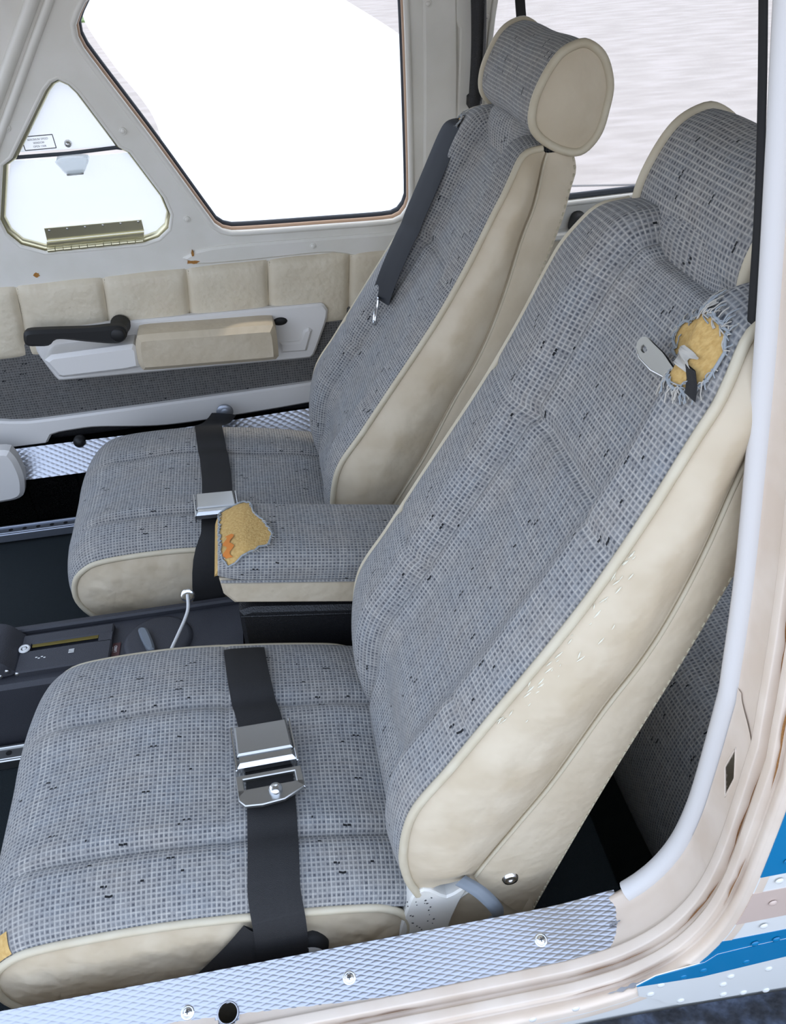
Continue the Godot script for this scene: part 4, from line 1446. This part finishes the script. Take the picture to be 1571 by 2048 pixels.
	g.lathe([Vector2(0.004, 0.002), Vector2(0.010, 0.002), Vector2(0.011, 0.0)], 18, Transform3D(Basis(Vector3.RIGHT, 1.2), Vector3(-0.196, 0.298, -0.030)))
	part("ferrule", g, M.chrome, wc)

func belt_on(seat: Node3D, pts: Array, w: float, m: Material, called: String, label: String, cat: String, cush: bool, lift: float, extra_front := [], extra_back := []) -> Node3D:
	# pts: (along, across) on the cushion or the backrest; the strap lies on the cover
	var cl := []
	for p in extra_front: cl.append(p)
	var c := crv(pts, 40)
	for p in c: cl.append(on_cush(seat, p.x, p.y, lift) if cush else on_back(seat, p.x, p.y, lift))
	for p in extra_back: cl.append(p)
	cl = crv3(cl, 2)
	# smooth the line so that the strap spans the grooves
	for it in 6:
		for i in range(1, cl.size() - 1): cl[i] = cl[i] * 0.5 + (cl[i - 1] + cl[i + 1]) * 0.25
	return strap_thing(cl, w, m, called, label, cat, Vector3(1, -0.12, 0) if cush else Vector3(0.42, 0.0, 0.9))

func strap_thing(cl: Array, w: float, m: Material, called: String, label: String, cat: String, ref: Vector3) -> Node3D:
	var ac := []
	for i in cl.size():
		var d: Vector3 = (cl[mini(i + 1, cl.size() - 1)] - cl[maxi(i - 1, 0)]).normalized()
		ac.append((ref - d * ref.dot(d)).normalized())
	var g := mb()
	g.strap(cl, ac, w, 0.0022)
	var t := thing(called, label, cat)
	part("webbing", g, m, t)
	return t

func build_belts():
	var near: Node3D = get_meta("near")
	var far: Node3D = get_meta("far")
	remove_meta("near")
	remove_meta("far")
	# lap belt over the near cushion
	var b := belt_on(near, xy([0.648, -0.97, 0.659, -0.5, 0.686, 0.0, 0.691, 0.5, 0.688, 0.97]), 0.052, M.belt, "lap_belt", "black lap belt with chrome buckle across the cushion by the open doorway", "seat belt", true, 0.004,
		[Vector3(-0.100, 0.26, 0.145)], [Vector3(-0.078, 0.345, 0.549), Vector3(-0.080, 0.325, 0.5535), Vector3(-0.084, 0.29, 0.5545), Vector3(-0.090, 0.21, 0.5545)])
	var bc := on_cush(near, 0.683, 0.10, 0.010)
	buckle(b, Transform3D(Basis(Vector3.UP, 0.10) * Basis(Vector3.FORWARD, 0.10), bc), true)
	var g := mb()
	g.strap(crv3([Vector3(-0.10, 0.335, 0.545), Vector3(-0.125, 0.305, 0.548), Vector3(-0.165, 0.262, 0.551)], 6), Array(range(13)).map(func(_k): return Vector3(0.70, -0.66, 0.22).normalized()), 0.040, 0.003)
	part("loose_end", g, M.belt, b)
	g = mb()
	g.prism(xy([-0.168, 0.268, -0.153, 0.292, -0.132, 0.280, -0.120, 0.262, -0.150, 0.25]), 0.552, 0.555, 0.001)
	part("adjuster_bar", g, M.chrome, b)
	g = mb()
	g.lathe([Vector2(0, 0.010), Vector2(0.017, 0.010), Vector2(0.018, 0.006), Vector2(0.021, 0.005), Vector2(0.022, 0.001), Vector2(0.022, -0.004)], 26, Transform3D(Basis(Vector3.RIGHT, PI / 2), Vector3(-0.058, 0.290, 0.541)))
	part("anchor_cap", g, M.rubber, b)
	g = mb()
	g.lathe([Vector2(0.0, 0.0108), Vector2(0.0165, 0.0108)], 24, Transform3D(Basis(Vector3.RIGHT, PI / 2), Vector3(-0.058, 0.290, 0.541)))
	part("anchor_label", g, M.white_print, b)
	# lap belt over the far cushion
	b = belt_on(far, xy([0.572, -0.97, 0.583, -0.5, 0.60, 0.0, 0.605, 0.5, 0.605, 0.97]), 0.050, M.belt, "lap_belt", "black lap belt crossing the cushion by the closed door", "seat belt", true, 0.004,
		[Vector3(-0.135, 0.325, -0.548), Vector3(-0.145, 0.322, -0.50)], [Vector3(-0.163, 0.335, -0.066), Vector3(-0.166, 0.30, -0.058), Vector3(-0.175, 0.23, -0.054), Vector3(-0.182, 0.16, -0.052)])
	buckle(b, Transform3D(Basis(Vector3.UP, 0.08) * Basis(Vector3.FORWARD, 0.10), on_cush(far, 0.603, 0.70, 0.010)), false)
	g = mb()
	g.lathe([Vector2(0, 0.006), Vector2(0.008, 0.006), Vector2(0.009, 0.004), Vector2(0.015, 0.004), Vector2(0.017, 0.0)], 24, Transform3D(Basis(Vector3.RIGHT, PI / 2), Vector3(-0.133, 0.326, -0.556)))
	part("anchor_washer", g, M.bare, b)
	# shoulder strap lying on the far backrest
	var sb := belt_on(far, xy([0.918, -0.76, 0.86, -0.64, 0.78, -0.56, 0.66, -0.50, 0.57, -0.46, 0.49, -0.42]), 0.052, M.belt_navy, "shoulder_strap", "navy black shoulder strap with metal tongue hanging down the backrest", "seat belt", false, 0.006, [on_back(far, 0.955, -0.84, -0.02), on_back(far, 0.940, -0.80, -0.004)])
	var tip := on_back(far, 0.492, -0.43, 0.010)
	var dn := (on_back(far, 0.46, -0.41, 0.010) - on_back(far, 0.50, -0.44, 0.010)).normalized()
	tongue(sb, tip, dn, Vector3(0, 0.1, 1))
	# tongue poking out of the near tear
	var nb := thing("shoulder_strap", "chrome strap tongue poking out of the torn shoulder slot", "seat belt")
	var p0 := on_back(near, 0.880, 0.90, 0.003)
	var p1 := on_back(near, 0.868, 0.26, 0.020)
	var ax := (p1 - p0).normalized()
	var ay := (Vector3(0.35, 0.9, 0.1) - ax * Vector3(0.35, 0.9, 0.1).dot(ax)).normalized()
	var tx := Transform3D(Basis(ax, ay, ax.cross(ay)), p0)
	var L := p0.distance_to(p1)
	g = mb()
	for side in 2:
		g.grid(60, 24, func(a: float, b: float):
			var wd := 0.004 + 0.0045 * ss(0.25, 0.62, a)
			if a > 0.86: wd *= sqrt(maxf(0.02, 1.0 - pow((a - 0.86) / 0.14, 2.0)))
			return [tx * Vector3(L * a, (b * 2 - 1) * wd - 0.002 * sin(PI * a), 0.0012 if side == 0 else -0.0012), Vector2(a, b) * 0.05], side == 1, func(p: Vector3) -> bool:
				var q := tx.affine_inverse() * p
				return Vector2((q.x - L * 0.86) / 0.0060, (q.y + 0.001) / 0.0026).length() < 1.0)
	part("metal_tongue", g, M.steel, nb, "flat chrome latch tongue")
	g = mb()
	g.tube([tx * Vector3(0, -0.004, 0), tx * Vector3(L * 0.3, -0.006, 0.0), tx * Vector3(L * 0.62, -0.0103, 0.0), tx * Vector3(L * 0.86, -0.0093, 0), tx * Vector3(L * 0.97, -0.0055, 0)], 0.0016, 8)
	part("tongue_edge", g, M.chrome, nb)
	g = mb()
	g.strap([tx * Vector3(0.012, 0.012, -0.003), tx * Vector3(0.002, 0.004, -0.002), tx * Vector3(-0.008, -0.004, -0.004)], [ax, ax, ax], 0.018, 0.002)
	part("webbing", g, M.belt, nb)
	# straps hanging from the roof
	strap_thing(crv3([Vector3(0.44, 1.16, -0.53), Vector3(0.45, 1.02, -0.535), Vector3(0.455, 0.93, -0.51), Vector3(0.45, 0.83, -0.46)], 8), 0.016, M.rubber, "roof_strap", "thin black strap hanging behind the headrest against the rear window", "strap", Vector3(0.9, 0.1, 0.4))
	strap_thing(crv3([Vector3(0.298, 1.13, 0.462), Vector3(0.308, 1.05, 0.474), Vector3(0.314, 0.98, 0.486), Vector3(0.319, 0.90, 0.498), Vector3(0.324, 0.85, 0.505)], 8), 0.006, M.rubber, "roof_strap", "narrow black strap hanging just inside the open doorway post", "strap", Vector3(0.5, 0, 0.9))

func tongue(parent: Node3D, p: Vector3, dir: Vector3, across: Vector3, k := 1.0):
	across = (across - dir * across.dot(dir)).normalized()
	var up := across.cross(dir).normalized()
	var pts := []
	for q in [[-0.012, 0.0], [-0.014, 0.012], [-0.004, 0.028], [-0.003, 0.040], [0.004, 0.044], [0.011, 0.038], [0.011, 0.028], [0.014, 0.012], [0.012, 0.0]]:
		pts.append(p + across * q[0] * k + dir * q[1] * k + up * 0.001)
	var g := mb()
	var path := []
	for i in pts.size():
		var a: Vector3 = pts[i]
		var b: Vector3 = pts[(i + 1) % pts.size()]
		for s in 4: path.append(a.lerp(b, s / 4.0))
	g.tube(path, 0.0022 * k, 8, true)
	part("metal_tongue", g, M.chrome, parent, "chrome latch tongue")

func buckle(parent: Node3D, xf: Transform3D, with_plate: bool):
	# local z runs along the strap towards the door, x across it, y up from the cushion
	var bk := holder("buckle", parent)
	var g := mb()
	var tilt := xf
	g.prism(xy([-0.03, 0.036, 0.03, 0.036, 0.031, -0.006, -0.031, -0.006]), 0.004, 0.013, 0.002, tilt * Transform3D(Basis(Vector3(1, 0, 0), Vector3(0, 0, -1), Vector3(0, 1, 0)), Vector3.ZERO))
	part("cover", g, M.steel, bk, "brushed steel buckle flap")
	g = mb()
	g.prism(xy([-0.033, -0.004, 0.033, -0.004, 0.033, -0.02, -0.033, -0.02]), 0.000, 0.011, 0.004, tilt * Transform3D(Basis(Vector3(1, 0, 0), Vector3(0, 0, -1), Vector3(0, 1, 0)), Vector3.ZERO))
	part("lip", g, M.chrome, bk, "bright rolled lip")
	for s in [-1.0, 1.0]:
		g = mb()
		g.box(Vector3(0.0335 * s, 0.004, -0.006), Vector3(0.0025, 0.014, 0.062), 0.0006, tilt)
		part("side_cheek", g, M.chrome, bk)
	if not with_plate: return
	var F := tilt * Transform3D(Basis(Vector3(1, 0, 0), Vector3(0, 0, -1), Vector3(0, 1, 0)), Vector3(0, 0.002, 0))
	g = mb()
	g.prism(xy([-0.036, -0.03, 0.036, -0.03, 0.036, -0.036, -0.036, -0.036]), 0.002, 0.006, 0.001, F)
	g.prism(xy([-0.036, -0.034, -0.028, -0.034, -0.028, -0.052, -0.036, -0.06]), 0.002, 0.006, 0.001, F)
	g.prism(xy([0.036, -0.034, 0.036, -0.06, 0.028, -0.052, 0.028, -0.034]), 0.002, 0.006, 0.001, F)
	g.prism(xy([-0.036, -0.049, 0.036, -0.049, 0.036, -0.058, 0.012, -0.07, -0.012, -0.072, -0.03, -0.07, -0.036, -0.062]), 0.002, 0.006, 0.001, F)
	part("tongue_plate", g, M.steel, bk, "steel tongue plate with a slot")
	g = mb()
	g.lathe([Vector2(0, 0.009), Vector2(0.006, 0.0085), Vector2(0.0075, 0.006), Vector2(0.0075, 0.0)], 20, tilt * Transform3D(Basis(), Vector3(0.004, 0.006, 0.058)))
	part("rivet_stud", g, M.chrome, bk)

func build_sill_bits():
	# embossed sill plate along the closed door
	var tp := thing("tread_plate", "embossed aluminium sill strip along the foot of the closed door", "sill plate")
	var g := mb()
	g.grid(420, 44, func(a: float, b: float):
		var x := lerpf(-0.56, 0.30, a)
		var z := lerpf(-0.565, -0.522, b)
		var y := lerpf(0.295, 0.246, b) + 0.010 * ss(-0.3, 0.1, x) * (1 - b)
		return [Vector3(x, y + 0.0007 * tread_h(x / 0.0175, (z - 0.56) / 0.0066), z + 0.0005 * tread_h(x / 0.0175, (z - 0.56) / 0.0066)), Vector2(x, z)], true)
	part("plate_face", g, M.alu, tp)
	var sb := thing("sill_carpet", "dark teal carpet riser under the closed door", "carpet", Vector3.ZERO, "structure")
	g = mb()
	g.prism(xy([0.522, 0.13, 0.522, 0.246, 0.565, 0.29, 0.60, 0.29, 0.60, 0.13]), -0.32, 1.12, 0.0, Transform3D(Basis(Vector3(0, 0, -1), Vector3(0, 1, 0), Vector3(-1, 0, 0)), Vector3(0.40, 0, 0)))
	part("riser", g, M.carpet, sb)
	var k := thing("door_stop", "small black knob on a bracket under the closed door trim", "knob")
	g = mb()
	g.lathe([Vector2(0, 0.024), Vector2(0.009, 0.024), Vector2(0.012, 0.018), Vector2(0.013, 0.008), Vector2(0.010, 0.0)], 20, Transform3D(Basis(Vector3.RIGHT, PI / 2 - 0.3), Vector3(-0.430, 0.290, -0.578)))
	part("knob", g, M.black, k)
	g = mb()
	g.box(Vector3(-0.425, 0.277, -0.575), Vector3(0.05, 0.014, 0.02), 0.002)
	part("bracket", g, M.bare, k)
